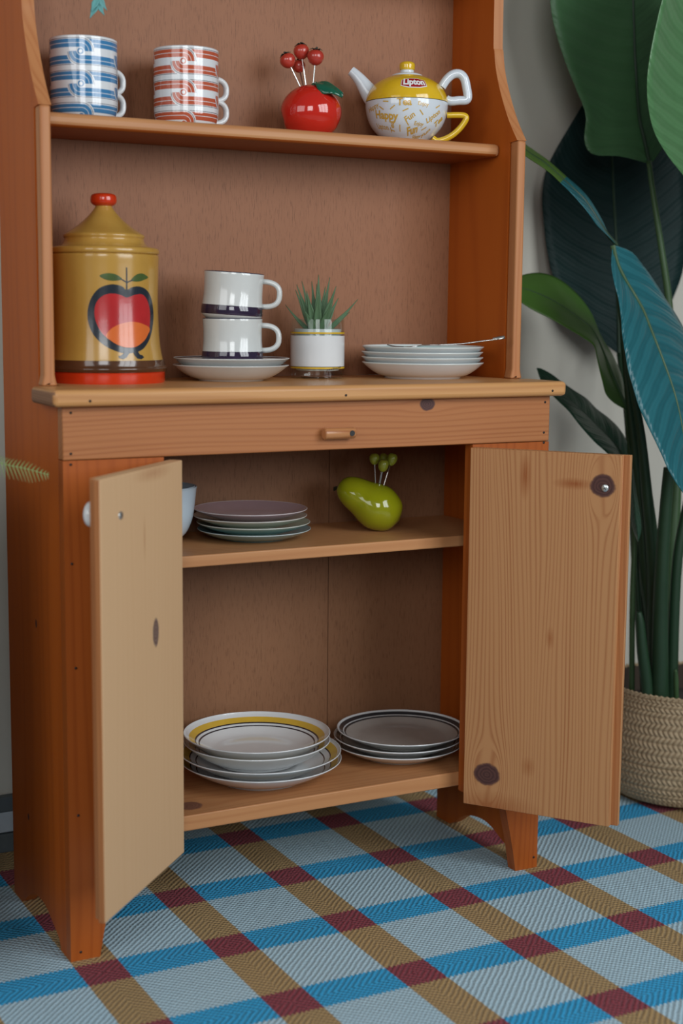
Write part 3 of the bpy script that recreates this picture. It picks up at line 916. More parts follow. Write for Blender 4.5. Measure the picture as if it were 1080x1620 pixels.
sp = [(0.050, 0.004, 0.0175), (0.058, 0.012, 0.0160), (0.067, 0.024, 0.0128), (0.076, 0.037, 0.0100), (0.0860, 0.0465, 0.0085), (0.0905, 0.0500, 0.0080)]
spp = MB().tube([tuple(-tr * a + Vector((0, 0, z))) for a, z, r in sp], [r for a, z, r in sp], 20, up=tuple(tv), cap=False)
spp.tube([tuple(-tr * a + Vector((0, 0, z))) for a, z, r in sp[::-1]], [r - 0.0018 for a, z, r in sp[::-1]], 20, up=tuple(tv), cap=False)
spp.build('spout', M_cupw, pot, subs=1)
hq = smoothprof([(0.056, 0.024), (0.064, 0.036), (0.0740, 0.0440), (0.0850, 0.0445), (0.0925, 0.0370), (0.0965, 0.0220), (0.0985, 0.0085), (0.0950, 0.0035), (0.0840, 0.0030), (0.0720, 0.0020), (0.0640, 0.0045)], 4)
MB().tube([tuple(tr * x + Vector((0, 0, z + 0.001))) for x, z in hq], 0.0072, 16, flat=1.15, up=tuple(tv)).build('pot_handle', M_cupw, pot)
M_lred = plain('label_red', (0.36, 0.012, 0.016), 0.2, coat=0.4)
M_lwhite = plain('label_white', (0.85, 0.85, 0.85), 0.2, coat=0.3)
def potmap(off):
    def fn(s, h):
        r = interp(pot_tab, h) + off
        t = th0 + s / 0.058
        return (r * cos(t), r * sin(t), h + off)
    return fn
LS, LH = 0.0112, 0.0228
def loz(w_, h_): return [(LS - w_, LH - h_ * 0.62), (LS - w_ * 0.4, LH - h_), (LS + w_ * 0.4, LH - h_), (LS + w_, LH - h_ * 0.62), (LS + w_, LH + h_ * 0.62), (LS + w_ * 0.4, LH + h_), (LS - w_ * 0.4, LH + h_), (LS - w_, LH + h_ * 0.62)]
decal('label_border', loz(0.0205, 0.0082), potmap(0.0004), M_lwhite, pot)
decal('label', loz(0.0192, 0.0071), potmap(0.0008), M_lred, pot)
lettering('Lipton', 0.0133, LS, LH + 0.0004, 0, potmap(0.0012), M_lwhite, pot, 0.0006)

# ------------------------------------------------------------------ tall storage jar with painted apple
JX, JY = 0.1245, 0.182
jar = thing('storage_jar', 'mustard lidded storage jar painted with a red apple', 'jar', (JX, JY, WT))
def mustard():
    m, nt, b = new_mat('mustard_glaze')
    v, x, y, z = objco(nt)
    n = noise(nt, comb(nt, mth(nt, 'MULTIPLY', x, 40), mth(nt, 'MULTIPLY', y, 40), mth(nt, 'MULTIPLY', z, 8)), 1, 3)
    n2 = noise(nt, v, 90, 3)
    c = mixc(nt, n, (0.44, 0.235, 0.040), (0.56, 0.33, 0.075))
    L(nt, mixc(nt, mth(nt, 'MULTIPLY', n2, 0.2), c, (0.33, 0.18, 0.03)), b.inputs['Base Color'])
    b.inputs['Roughness'].default_value = 0.22
    b.inputs['Coat Weight'].default_value = 0.4
    b.inputs['Coat Roughness'].default_value = 0.1
    return m
M_must = mustard()
M_jred = plain('vermilion_glaze', (0.58, 0.035, 0.006), 0.2, coat=0.4)
M_jbrown = plain('brown_band_glaze', (0.085, 0.035, 0.016), 0.15, coat=0.5, var=0.3, vscale=25)
body = smoothprof([(0.0868, 0.029), (0.0845, 0.033), (0.0805, 0.055), (0.0785, 0.085), (0.0778, 0.115), (0.0783, 0.145), (0.0790, 0.168), (0.0795, 0.1830), (0.0780, 0.1850)], 5)
jar_tab = [(z, r) for r, z in body]
MB().lathe([(0.0, 0.001), (0.082, 0.001), (0.0865, 0.0), (0.0872, 0.002), (0.0872, 0.0145), (0.0860, 0.0160)], 96).build('foot_ring', M_jred, jar)
MB().lathe([(0.0855, 0.0158)] + smoothprof([(0.0875, 0.0165), (0.0905, 0.0200), (0.0905, 0.0225), (0.0885, 0.0245), (0.0872, 0.029)], 4) + [(0.0866, 0.0335), (0.083, 0.0335)], 96).build('brown_band', M_jbrown, jar)
MB().lathe(body + [(0.074, 0.185), (0.072, 0.17), (0.070, 0.03), (0.0, 0.028)], 96).build('jar_body', M_must, jar)
lidp = smoothprof([(0.0770, 0.1856), (0.0795, 0.1870), (0.0802, 0.1905), (0.0785, 0.1945), (0.0720, 0.1965)], 3)[:-1] + smoothprof([(0.0660, 0.1970), (0.0605, 0.2010), (0.0580, 0.2060), (0.0578, 0.2085), (0.0590, 0.2110), (0.0582, 0.2140), (0.0530, 0.2175), (0.0420, 0.2245), (0.0300, 0.2340), (0.0200, 0.2440), (0.0130, 0.2530), (0.0105, 0.2570), (0.0, 0.2575)], 4)
jl = MB().lathe([(0.0, 0.184), (0.0770, 0.1852)] + lidp, 96).build('lid', M_must, jar)
MB().lathe(smoothprof([(0.0, 0.2545), (0.0110, 0.2550), (0.0178, 0.2590), (0.0192, 0.2650), (0.0175, 0.2710), (0.0110, 0.2735), (0.0, 0.2738)], 4), 40).build('lid_knob', M_jred, jl)
jth = face_cam(JX, JY)
def jmap(off):
    def fn(s, h):
        r = interp(jar_tab, h) + off
        t = jth + s / 0.0785
        return (r * cos(t), r * sin(t), h)
    return fn
def jp(pts):
    out = []
    for X, Y in pts:
        d = (X - 474) / 4.5 / 1079 / 0.0785
        s = asin(max(-0.97, min(0.97, d))) * 0.0785
        py = 290 + Y / 4.5
        out.append((s, (608.5 - py) * 0.000917 - 0.0045 + 0.0005))
    return out
def closed(pts, n=4):
    k = len(pts); q = []
    for i in range(k):
        p0, p1, p2, p3 = pts[i - 1], pts[i], pts[(i + 1) % k], pts[(i + 2) % k]
        for j in range(n):
            t = j / n
            q.append(tuple(0.5 * (2 * b_ + (c - a) * t + (2 * a - 5 * b_ + 4 * c - d) * t * t + (3 * b_ - a - 3 * c + d) * t ** 3) for a, b_, c, d in zip(p0, p1, p2, p3)))
    return q
M_pblack = plain('apple_outline', (0.018, 0.024, 0.034), 0.2, coat=0.4)
M_pred = plain('apple_red', (0.46, 0.022, 0.024), 0.2, coat=0.4, var=0.12, vscale=25)
M_porange = plain('apple_orange', (0.68, 0.15, 0.03), 0.2, coat=0.4)
M_pgreen = plain('apple_leaf_green', (0.06, 0.10, 0.025), 0.25, coat=0.4, var=0.3)
outl = [(625, 757), (598, 735), (560, 722), (510, 720), (440, 745), (390, 800), (362, 870), (355, 940), (365, 1000), (390, 1060), (430, 1110), (480, 1150), (540, 1180), (600, 1197), (660, 1193), (720, 1172), (765, 1120), (795, 1050), (812, 960), (812, 880), (795, 800), (760, 750), (710, 730), (660, 738)]
redl = [(625, 810), (590, 795), (540, 783), (480, 790), (430, 825), (405, 880), (405, 950), (425, 1010), (455, 1060), (500, 1100), (560, 1140), (620, 1157), (680, 1150), (735, 1110), (770, 1050), (785, 970), (785, 890), (765, 820), (730, 785), (680, 790)]
orl = [(478, 1078), (505, 1035), (560, 1000), (640, 978), (710, 985), (778, 1020), (762, 1070), (735, 1110), (680, 1150), (620, 1157), (560, 1140), (510, 1108)]
decal('apple_outline', jp(closed(outl)), jmap(0.0003), M_pblack, jar)
decal('apple_red', jp(closed(redl)), jmap(0.0007), M_pred, jar)
decal('apple_orange', jp(closed(orl)), jmap(0.0011), M_porange, jar)
decal('apple_foot', jp([(625, 1185), (598, 1192), (575, 1212), (556, 1216), (562, 1230), (588, 1238), (610, 1226), (628, 1200)]), jmap(0.0005), M_pblack, jar)
decal('apple_foot', jp([(655, 1185), (662, 1210), (680, 1234), (705, 1240), (724, 1226), (716, 1212), (698, 1206), (690, 1186)]), jmap(0.0005), M_pblack, jar)
decal('apple_stem', jp([(620, 600), (628, 602), (630, 700), (630, 765), (620, 765), (621, 700)]), jmap(0.0005), M_pblack, jar)
decal('apple_leaf', jp(closed([(440, 662), (490, 643), (550, 650), (594, 682), (550, 694), (490, 690)])), jmap(0.0003), M_pgreen, jar)
decal('apple_leaf', jp(closed([(775, 665), (735, 640), (690, 650), (655, 690), (705, 697), (750, 682)])), jmap(0.0003), M_pgreen, jar)
decal('leaf_stalk', jp([(585, 676), (625, 700), (625, 710), (583, 684)]), jmap(0.0005), M_pblack, jar)
decal('leaf_stalk', jp([(662, 684), (626, 700), (626, 710), (664, 692)]), jmap(0.0005), M_pblack, jar)

# ------------------------------------------------------------------ plates
def plate_mesh(name, R, hgt, rb, mats, bands, under=1, th=0.0035, well=0.62, depth=None, lip=0.0, roll=0.0012, foot=0.002):
    """bands: list of (radius fraction, material index) from the rim inward for the face; the last one fills the well"""
    wz = th + foot
    if depth is not None: wz = hgt - depth
    under_p = [(0.0, foot), (rb - 0.004, foot), (rb - 0.003, 0.0), (rb, 0.0), (rb + 0.001, foot)]
    # outer wall from foot to rim
    ow = []
    for i in range(1, 9):
        t = i / 8
        ow.append((rb + 0.001 + (R - roll - rb - 0.001) * t, foot + (hgt - th * 0.6 - foot) * (t ** (1.35 + lip))))
    rim = [(R, hgt - th * 0.35), (R, hgt - 0.0004), (R - roll, hgt)]
    face = []
    rs = sorted({1 - roll / R - 0.0001} | {b_[0] for b_ in bands} | {well + (1 - well) * k / 10 for k in range(10)} | {well * k / 5 for k in range(5)}, reverse=True)
    def fz(q):
        if q <= well: return wz - 0.0008 * (1 - q / well)
        t = (q - well) / (1 - well)
        return wz + (hgt - wz) * (t ** (1.35 + lip)) if depth is None or lip >= 0 else wz + (hgt - wz) * t
    face = [(q * R, fz(q)) for q in rs]
    prof = under_p + ow + rim + face
    ms = []
    for a, c in zip(prof, prof[1:]):
        ms.append(None)
    n_un = len(under_p) + len(ow) - 1
    for i in range(len(ms)):
        if i < n_un: ms[i] = under
        elif i < n_un + 3: ms[i] = 0
        else:
            q = (prof[i][0] + prof[i + 1][0]) / 2 / R
            mi = 0
            for (bq, bm_) in bands:
                if q < bq: mi = bm_
            ms[i] = mi
    return MB().lathe(prof, 96, ms).mesh(name, mats)

def put(name, label, cat, me, loc, group, tilt=(0, 0, 0)):
    o = bpy.data.objects.new(name, me); COL.objects.link(o)
    o.location = loc; o.rotation_euler = tilt
    return tag(o, label, cat, group)

# two saucers and two cups on the worktop
SX, SY = 0.319, 0.165
sau = plate_mesh('saucer', 0.0890, 0.0245, 0.050, [M_cream, M_cream, M_navy], [(0.985, 2), (0.955, 0)], under=1, well=0.48, lip=0.15)
put('saucer', 'bottom saucer of the two under the stacked coffee cups', 'saucer', sau, (SX, SY, WT + 0.0002), 'saucers under the coffee cups')
put('saucer', 'top saucer of the two under the stacked coffee cups', 'saucer', sau, (SX + 0.001, SY, WT + 0.0107), 'saucers under the coffee cups')
cc = [(0.0300, 0.0), (0.0335, 0.0005), (0.0400, 0.0040), (0.0452, 0.0085), (0.0466, 0.0105)]
cprof = [(0.0, 0.0015), (0.029, 0.0015)] + cc + [(0.0472, 0.0120), (0.0468, 0.0225), (0.0460, 0.0245), (0.0448, 0.0400), (0.0447, 0.0550), (0.0455, 0.0700), (0.0458, 0.0735), (0.0452, 0.0748), (0.0440, 0.0742), (0.0432, 0.0700), (0.0425, 0.0400), (0.0420, 0.0150), (0.030, 0.0080), (0.0, 0.0070)]
cm = [0] * (len(cprof) - 1)
for i, (a, c) in enumerate(zip(cprof, cprof[1:])):
    zc = (a[1] + c[1]) / 2
    if i < 14 and 0.0105 < zc < 0.0245: cm[i] = 1
    if 0.0736 < zc and i < 16: cm[i] = 2
cup_me = MB().lathe(cprof, 96, cm).mesh('cup_body', [M_cream, M_brownband, M_navy])
ch_me = ear_mesh(0.0435, 0.0275, 0.0260, 0.0640, 0.0042, 1.45, M_cream)
vr = face_cam(SX, SY) + pi / 2
for lv, (lab, dz, dx, tilt) in enumerate((('cream coffee cup with dark foot band standing on the saucers', WT + 0.0107 + 0.0095, 0.0, 0.0),
                                          ('cream coffee cup tilted on top of another cup', WT + 0.0107 + 0.0095 + 0.0690, -0.002, 0.062))):
    t = thing('coffee_cup', lab, 'cup', (SX + 0.003 + dx, SY, dz), vr - 0.12, 'cream coffee cups')
    t.rotation_euler = (0, tilt, vr - 0.12) if lv else (0, 0, vr - 0.12)
    for nm, me in (('cup_body', cup_me), ('handle', ch_me)):
        o = bpy.data.objects.new(nm, me); COL.objects.link(o); o.parent = t

# glass tumbler with a small succulent in a white pot
GX, GY = 0.485, 0.198
def glass_mat():
    m, nt, b = new_mat('clear_glass')
    v, x, y, z = objco(nt)
    nt.nodes.remove(b)
    tr = nt.nodes.new('ShaderNodeBsdfTransparent'); tr.inputs['Color'].default_value = (0.93, 0.96, 0.95, 1)
    gs = nt.nodes.new('ShaderNodeBsdfGlossy'); gs.inputs['Color'].default_value = (1, 1, 1, 1)
    L(nt, mth(nt, 'MULTIPLY', noise(nt, v, 60, 2), 0.08), gs.inputs['Roughness'])
    lw = nt.nodes.new('ShaderNodeLayerWeight'); lw.inputs['Blend'].default_value = 0.5
    fac = mth(nt, 'MULTIPLY_ADD', mth(nt, 'POWER', lw.outputs['Facing'], 4.0), 0.7, 0.035)
    mx = nt.nodes.new('ShaderNodeMixShader')
    L(nt, fac, mx.inputs[0]); L(nt, tr.outputs[0], mx.inputs[1]); L(nt, gs.outputs[0], mx.inputs[2])
    L(nt, mx.outputs[0], nt.nodes['Material Output'].inputs[0])
    return m
M_glass = glass_mat()
gl = thing('glass_tumbler', 'clear glass tumbler with white band and yellow lines holding a succulent', 'tumbler', (GX, GY, WT))
MB().lathe([(0.0, 0.0), (0.0400, 0.0), (0.0423, 0.0015), (0.0428, 0.010), (0.0432, 0.0925), (0.0428, 0.0940), (0.0420, 0.0938), (0.0412, 0.0920), (0.0405, 0.016), (0.0385, 0.0130), (0.0, 0.0120)], 96).build('glass_body', M_glass, gl)
MB().lathe([(0.04315, 0.0195), (0.0434, 0.0195), (0.0436, 0.0680), (0.04335, 0.0680)], 96).build('white_band', M_white, gl)
M_yline = plain('yellow_enamel', (0.66, 0.42, 0.03), 0.2, coat=0.4)
for zz in (0.0172, 0.0722):
    MB().lathe([(0.0431, zz - 0.0012), (0.0436, zz - 0.0012), (0.0436, zz + 0.0014), (0.0431, zz + 0.0014)], 96).build('yellow_line', M_yline, gl)
gth = face_cam(GX, GY)
def gmap(s, h): 
    t = gth + s / 0.0432
    return (0.0438 * cos(t), 0.0438 * sin(t), h)
random.seed(4)
for k in range(9):          # a line of small unreadable print near the foot
    s0 = 0.016 + k * 0.0031
    hh = 0.0135 + 0.0004 * k
    pl = [(s0, hh), (s0 + 0.0019, hh + 0.0004), (s0 + 0.0016, hh + random.uniform(0.002, 0.004)), (s0 + 0.0003, hh + random.uniform(0.0015, 0.0035))]
    decal('print_stroke', pl, gmap, M_black if k > 3 else M_brownband, gl)
suc = thing('succulent', 'small spiky green succulent in a white pot inside the tumbler', 'succulent', (GX, GY, WT + 0.0125))
MB().lathe([(0.0, 0.0), (0.034, 0.0), (0.0365, 0.004), (0.0378, 0.0655), (0.0365, 0.0660), (0.0355, 0.062), (0.0, 0.060)], 64).build('pot', M_white, suc)
def leaf_mat(name, c1, c2, rib, rough=0.35, scale=60, spec=0.35, veins=0.0, vamt=0.3):
    m, nt, b = new_mat(name)
    v, x, y, z = objco(nt)
    n = noise(nt, v, 12, 3); n2 = noise(nt, v, scale, 2)
    col = mixc(nt, mth(nt, 'MULTIPLY', n2, 0.35), mixc(nt, n, c1, c2), rib)
    h = n2
    if veins:
        at = nt.nodes.new('ShaderNodeAttribute'); at.attribute_name = 'print'
        sp = nt.nodes.new('ShaderNodeSeparateColor'); L(nt, at.outputs['Color'], sp.inputs[0])
        t, q = sp.outputs[0], sp.outputs[1]
        ph = mth(nt, 'MULTIPLY', mth(nt, 'SUBTRACT', t, mth(nt, 'MULTIPLY', mth(nt, 'POWER', q, 1.3), 0.16)), 2 * pi * veins)
        ph = mth(nt, 'ADD', ph, mth(nt, 'MULTIPLY', noise(nt, comb(nt, mth(nt, 'MULTIPLY', t, 9.0), 0.0, 0.0), 1.0, 1.0), 4.0))
        w_ = mth(nt, 'MULTIPLY_ADD', mth(nt, 'SINE', ph), 0.5, 0.5)
        w2 = mth(nt, 'MULTIPLY_ADD', mth(nt, 'SINE', mth(nt, 'MULTIPLY', ph, 3.0)), 0.5, 0.5)
        ww = mth(nt, 'MULTIPLY_ADD', w2, 0.3, mth(nt, 'MULTIPLY', w_, 0.7))
        col = mixc(nt, mth(nt, 'MULTIPLY', ww, vamt), col, tuple(min(1, 2.2 * a_ + 0.01) for a_ in rib))
        h = mth(nt, 'ADD', mth(nt, 'MULTIPLY', ww, 3.0), n2)
    L(nt, col, b.inputs['Base Color'])
    b.inputs['Roughness'].default_value = rough
    b.inputs['Specular IOR Level'].default_value = spec
    bump(nt, b, h, 0.25 if veins else 0.1, 0.002 if veins else 0.001)
    return m
M_suc = leaf_mat('succulent_skin', (0.055, 0.125, 0.055), (0.10, 0.19, 0.10), (0.16, 0.24, 0.13), 0.5)
gv = Vector((CAM.x - GX, CAM.y - GY, 0)).normalized(); gr = Vector((-gv.y, gv.x, 0))
def spear(parent, base, tip, wid, bend, mat, fold=0.35, n=9, name='leaf'):
    base, tip = Vector(base), Vector(tip)
    ax_ = tip - base
    sd = ax_.cross(gv if abs(ax_.normalized().dot(gv)) < 0.9 else Vector((0, 0, 1))).normalized()
    nr = sd.cross(ax_.normalized())
    P = []
    for i in range(n):
        t = i / (n - 1)
        w_ = wid * (0.55 + 0.45 * sin(pi * min(1, t * 1.3))) * (1 - t ** 2.2) + 0.0002
        c = base + ax_ * t + Vector(bend) * (t * t - t) * -1.0
        P.append([c + sd * (w_ * k) - nr * (fold * w_ * (1 - abs(k))) for k in (-1, -0.5, 0, 0.5, 1)])
    return MB().grid(P).build(name, mat, parent, solid=0.0012, sharp=0)
SUC = [(-0.052, -0.010, 0.040, 0.0035, -0.012), (-0.036, -0.012, 0.064, 0.0055, -0.004), (-0.034, 0.008, 0.072, 0.005, 0.0), (-0.026, -0.015, 0.078, 0.005, 0.0), (-0.010, -0.012, 0.078, 0.0055, 0), (0.001, -0.002, 0.088, 0.0068, 0),
       (0.0005, 0.018, 0.060, 0.0070, 0), (0.019, -0.004, 0.084, 0.0055, -0.004), (0.029, 0.010, 0.070, 0.0065, 0), (0.033, -0.012, 0.052, 0.0058, 0), (0.064, 0.0, 0.050, 0.0042, -0.012), (0.052, -0.020, 0.030, 0.0035, -0.006),
       (-0.020, 0.024, 0.030, 0.0065, 0.004), (0.012, -0.020, 0.070, 0.006, 0), (-0.018, 0.016, 0.062, 0.0062, 0.0), (0.022, 0.020, 0.044, 0.006, 0.0), (-0.002, -0.022, 0.074, 0.005, 0)]
for (rx, vy, zz, wd, bd) in SUC:
    b0 = gr * (rx * 0.15) + gv * (vy * 0.2) + Vector((0, 0, 0.0585))
    tp = gr * rx + gv * vy + Vector((0, 0, 0.0635 + zz))
    spear(suc, b0, tp, wd, (0, 0, bd), M_suc)

# four rimmed plates with a fork laid across
QX, QY = 0.653, 0.150
M_pgl = plain('pale_green_white', (0.66, 0.72, 0.71), 0.12, coat=0.5, var=0.02)
M_teal = plain('teal_tint', (0.36, 0.55, 0.54), 0.15, coat=0.4)
bottomp = plate_mesh('plate', 0.0990, 0.0265, 0.062, [M_pgl, M_white, M_teal], [(0.97, 2), (0.93, 0)], under=1, well=0.68, lip=0.25, th=0.0045, foot=0.003)
names_ = ['bottom plate of the stack beside the succulent', 'second plate up in the stack beside the succulent', 'third plate up in the stack beside the succulent', 'top plate of the stack beside the succulent, fork on it']
for i in range(4):
    put('side_plate', names_[i], 'plate', bottomp, (QX + (0.0, -0.001, -0.0015, 0.0)[i], QY, WT + 0.0002 + i * 0.0085), 'white plates stacked on the worktop')
qv = Vector((CAM.x - QX, CAM.y - QY, 0)).normalized(); qr = Vector((-qv.y, qv.x, 0))
fork = thing('fork', 'metal fork lying on the top plate, handle over the rim', 'fork', (QX, QY, WT + 0.0525))
hz = [(-0.002, 0.0005), (0.03, 0.0012), (0.065, 0.0035), (0.095, 0.0080), (0.118, 0.0110), (0.132, 0.0135)]
hw_ = [0.002, 0.0022, 0.0026, 0.0032, 0.0045, 0.0030]
P = []
for (x, z), w_ in zip(hz, hw_):
    P.append([qr * x + qv * (w_ * k + 0.012) + Vector((0, 0, z + 0.0012 * (1 - k * k))) for k in (-1, -0.5, 0, 0.5, 1)])
MB().grid(P).build('fork_handle', M_steel, fork, solid=0.0018, sharp=0)
P = []
for x, z, w_ in ((-0.002, 0.0005, 0.002), (-0.012, -0.0010, 0.009), (-0.024, -0.0024, 0.0115), (-0.032, -0.0028, 0.0115)):
    P.append([qr * x + qv * (w_ * k + 0.012) + Vector((0, 0, z)) for k in (-1, -0.5, 0, 0.5, 1)])
MB().grid(P).build('fork_neck', M_steel, fork, solid=0.0015, sharp=0)
for k in (-1, -0.34, 0.34, 1):
    MB().tube([tuple(qr * x + qv * (0.0095 * k + 0.012) + Vector((0, 0, z))) for x, z in ((-0.031, -0.0028), (-0.045, -0.0020), (-0.058, 0.0010))], [0.0013, 0.0012, 0.0006], 6).build('tine', M_steel, fork)
MB().tube([tuple(qr * x + qv * (0.012) + Vector((0, 0, z))) for x, z in ((0.112, 0.0128), (0.122, 0.0140), (0.131, 0.0165))], [0.0012, 0.0024, 0.0016], 8).build('handle_scroll', M_steel, fork)

# pastel plates on the middle shelf
VX, VY = 0.361, 0.180
pcols = [('teal', (0.20, 0.42, 0.47)), ('green', (0.42, 0.52, 0.42)), ('cream', (0.58, 0.57, 0.48)), ('dusty pink', (0.44, 0.30, 0.33))]
plabs = ['teal plate at the bottom of the pastel stack', 'pale green plate second from the bottom of the pastel stack', 'cream plate under the pink one in the pastel stack', 'dusty pink plate on top of the pastel stack']
dxs = [0.004, 0.003, -0.002, -0.0015]
for i, (nm, c) in enumerate(pcols):
    mt = plain(nm.replace(' ', '_') + '_glaze', c, 0.18, coat=0.4, var=0.03)
    ml = plain(nm.replace(' ', '_') + '_rim', tuple(min(1, 0.45 * v + 0.42) for v in c), 0.15, coat=0.4, var=0.02)
    me = plate_mesh('plate', 0.0895, 0.0165, 0.050, [ml, mt, mt], [(0.988, 2)], under=1, well=0.45, lip=0.3, th=0.003, foot=0.002, roll=0.001)
    put('pastel_plate', plabs[i], 'plate', me, (VX + dxs[i], VY + dxs[i] * -0.3, SH_M + 0.0002 + i * 0.0106), 'pastel plates on the middle shelf')

# blue-white bowl behind the left door
M_bowl = plain('pale_blue_glaze', (0.52, 0.62, 0.70), 0.15, coat=0.4, var=0.02)
bp = smoothprof([(0.030, 0.0), (0.033, 0.004), (0.050, 0.018), (0.0600, 0.040), (0.0640, 0.065), (0.0665, 0.0860), (0.0675, 0.0890)], 4)
bo = MB().lathe([(0.0, 0.002), (0.029, 0.002)] + bp + [(0.0668, 0.0900), (0.0652, 0.0885)] + [(r - 0.004, z + 0.002) for r, z in bp[::-1][2:]] + [(0.0, 0.006)], 80).build('bowl', M_bowl)
bo.location = (0.1960, 0.180, SH_M + 0.0002)
tag(bo, 'pale blue bowl half hidden behind the open left door', 'bowl')

# yellow-banded soup plates and bowls, bottom shelf
EX, EY = 0.3585, 0.1385
M_grey = plain('grey_green_shade', (0.46, 0.47, 0.44), 0.15, coat=0.4)
bandY = [(0.955, 1), (0.895, 2), (0.875, 0)]
soup = plate_mesh('plate', 0.1280, 0.0340, 0.068, [M_white, M_yband, M_black], [(0.955, 1), (0.875, 2), (0.86, 0), (0.80, 2), (0.785, 0)], under=0, well=0.60, lip=0.1, th=0.004, foot=0.004)
for i, lab in enumerate(('lowest wide plate under the yellow-banded bowls', 'upper wide plate directly under the yellow-banded bowls')):
    put('soup_plate', lab, 'plate', soup, (EX - 0.001 * i, EY, SH_B + 0.0002 + i * 0.0130), 'yellow-banded soup plates')
bowlp = plate_mesh('bowl', 0.1165, 0.0360, 0.066, [M_white, M_yband, M_black], [(0.925, 1), (0.845, 2), (0.825, 0), (0.795, 2), (0.775, 0)], under=0, well=0.56, lip=0.15, th=0.0045, foot=0.004)
for i, lab in enumerate(('lower of the two yellow-banded bowls on the plates', 'topmost yellow-banded bowl on the bottom shelf')):
    put('soup_bowl', lab, 'bowl', bowlp, (EX - 0.0015, EY + 0.0115, SH_B + 0.0251 + i * 0.0118), 'yellow-banded bowls')
# the three dark-rimmed plates beside them
FX, FY = 0.6228, 0.1517
M_taupe = plain('taupe_glaze', (0.40, 0.37, 0.34), 0.25, coat=0.3, var=0.05)
M_dkrim = plain('dark_slate_glaze', (0.030, 0.034, 0.040), 0.15, coat=0.4)
dk = plate_mesh('plate', 0.1085, 0.0235, 0.064, [M_white, M_cream, M_dkrim, M_taupe], [(0.965, 2), (0.905, 0), (0.89, 2), (0.86, 3)], under=1, well=0.66, lip=0.15, th=0.004, foot=0.003)
for i, lab in enumerate(('bottom plate of the dark-rimmed stack', 'middle plate of the dark-rimmed stack', 'top plate of the dark-rimmed stack beside the bowls')):
    put('dark_rimmed_plate', lab, 'plate', dk, (FX + (-0.004, -0.004, 0.003)[i], FY + (0, 0, 0.002)[i], SH_B + 0.0002 + i * 0.0105), 'dark-rimmed plates on the bottom shelf')

# ------------------------------------------------------------------ woven basket with the big plant
BX, BY = 1.290, 0.205
def weave_mat():
    m, nt, b = new_mat('seagrass')
    v, x, y, z = objco(nt)
    n = noise(nt, v, 70, 3); n2 = noise(nt, v, 400, 2)
    c = mixc(nt, n, (0.34, 0.24, 0.135), (0.56, 0.43, 0.27))
    L(nt, mixc(nt, mth(nt, 'MULTIPLY', n2, 0.4), c, (0.15, 0.10, 0.055)), b.inputs['Base Color'])
    b.inputs['Roughness'].default_value = 0.7
    bump(nt, b, n2, 0.3, 0.001)
    return m
bask = thing('basket', 'round woven seagrass basket holding the big-leaved plant', 'basket', (BX, BY, 0.0))
NS, NH = 720, 150
bk = smoothprof([(0.118, 0.004), (0.140, 0.010), (0.152, 0.028), (0.159, 0.065), (0.161, 0.105), (0.158, 0.150), (0.154, 0.190), (0.152, 0.214)], 6)
bt = [(i / (len(bk) - 1), p) for i, p in enumerate(bk)]
def bprof(t):
    f = t * (len(bk) - 1); i = min(int(f), len(bk) - 2); g = f - i
    return (bk[i][0] + (bk[i + 1][0] - bk[i][0]) * g, bk[i][1] + (bk[i + 1][1] - bk[i][1]) * g)
b = MB()
STR, ROW = 104, 26
for j in range(NH + 1):
    t = j / NH
    r, z = bprof(t)
    for i in range(NS):
        u = i / NS * STR; w_ = t * ROW
        row = int(w_) ; fw = w_ - row
        sl = u + (fw - 0.5) * (1.0 if row % 2 == 0 else -1.0) * 0.9
        fs = sl - math.floor(sl)
        h = (abs(sin(pi * fs)) ** 0.5) * (sin(pi * min(max(fw, 0.0), 1.0)) ** 0.35)
        rr = r + 0.0050 * (h - 0.55)
        a = 2 * pi * i / NS
        b.v.append((rr * cos(a), rr * sin(a), z))
for j in range(NH):
    for i in range(NS):
        i2 = (i + 1) % NS
        b.quad(j * NS + i, j * NS + i2, (j + 1) * NS + i2, (j + 1) * NS + i)
b.lathe([(0.0, 0.003), (0.118, 0.003)], 64)
M_weave = weave_mat()
b.build('basket_wall', M_weave, bask, sharp=0)
MB().lathe([(0.1495, 0.2135), (0.1455, 0.2140), (0.1455, 0.150), (0.1455, 0.060)], 96).build('shaded_inner_wall', plain('inner_shade', (0.05, 0.033, 0.022), 0.8), bask)  # inner side of the basket; its shade is put into the dark colour
rimb = MB()
for k in range(90):
    a = 2 * pi * k / 90; a2 = a + 2 * pi / 90 * 1.7
    p = [Vector((0.150 * cos(q), 0.150 * sin(q), 0.214)) for q in (a, (a + a2) / 2, a2)]
    rimb.tube([p[0] + Vector((cos(a), sin(a), 0)) * 0.0028 + Vector((0, 0, -0.002)), p[1] + Vector((0, 0, 0.0028)), p[2] - Vector((cos(a2), sin(a2), 0)) * 0.0028 + Vector((0, 0, -0.002))], 0.0026, 6)
rimb.build('plaited_rim', M_weave, bask)

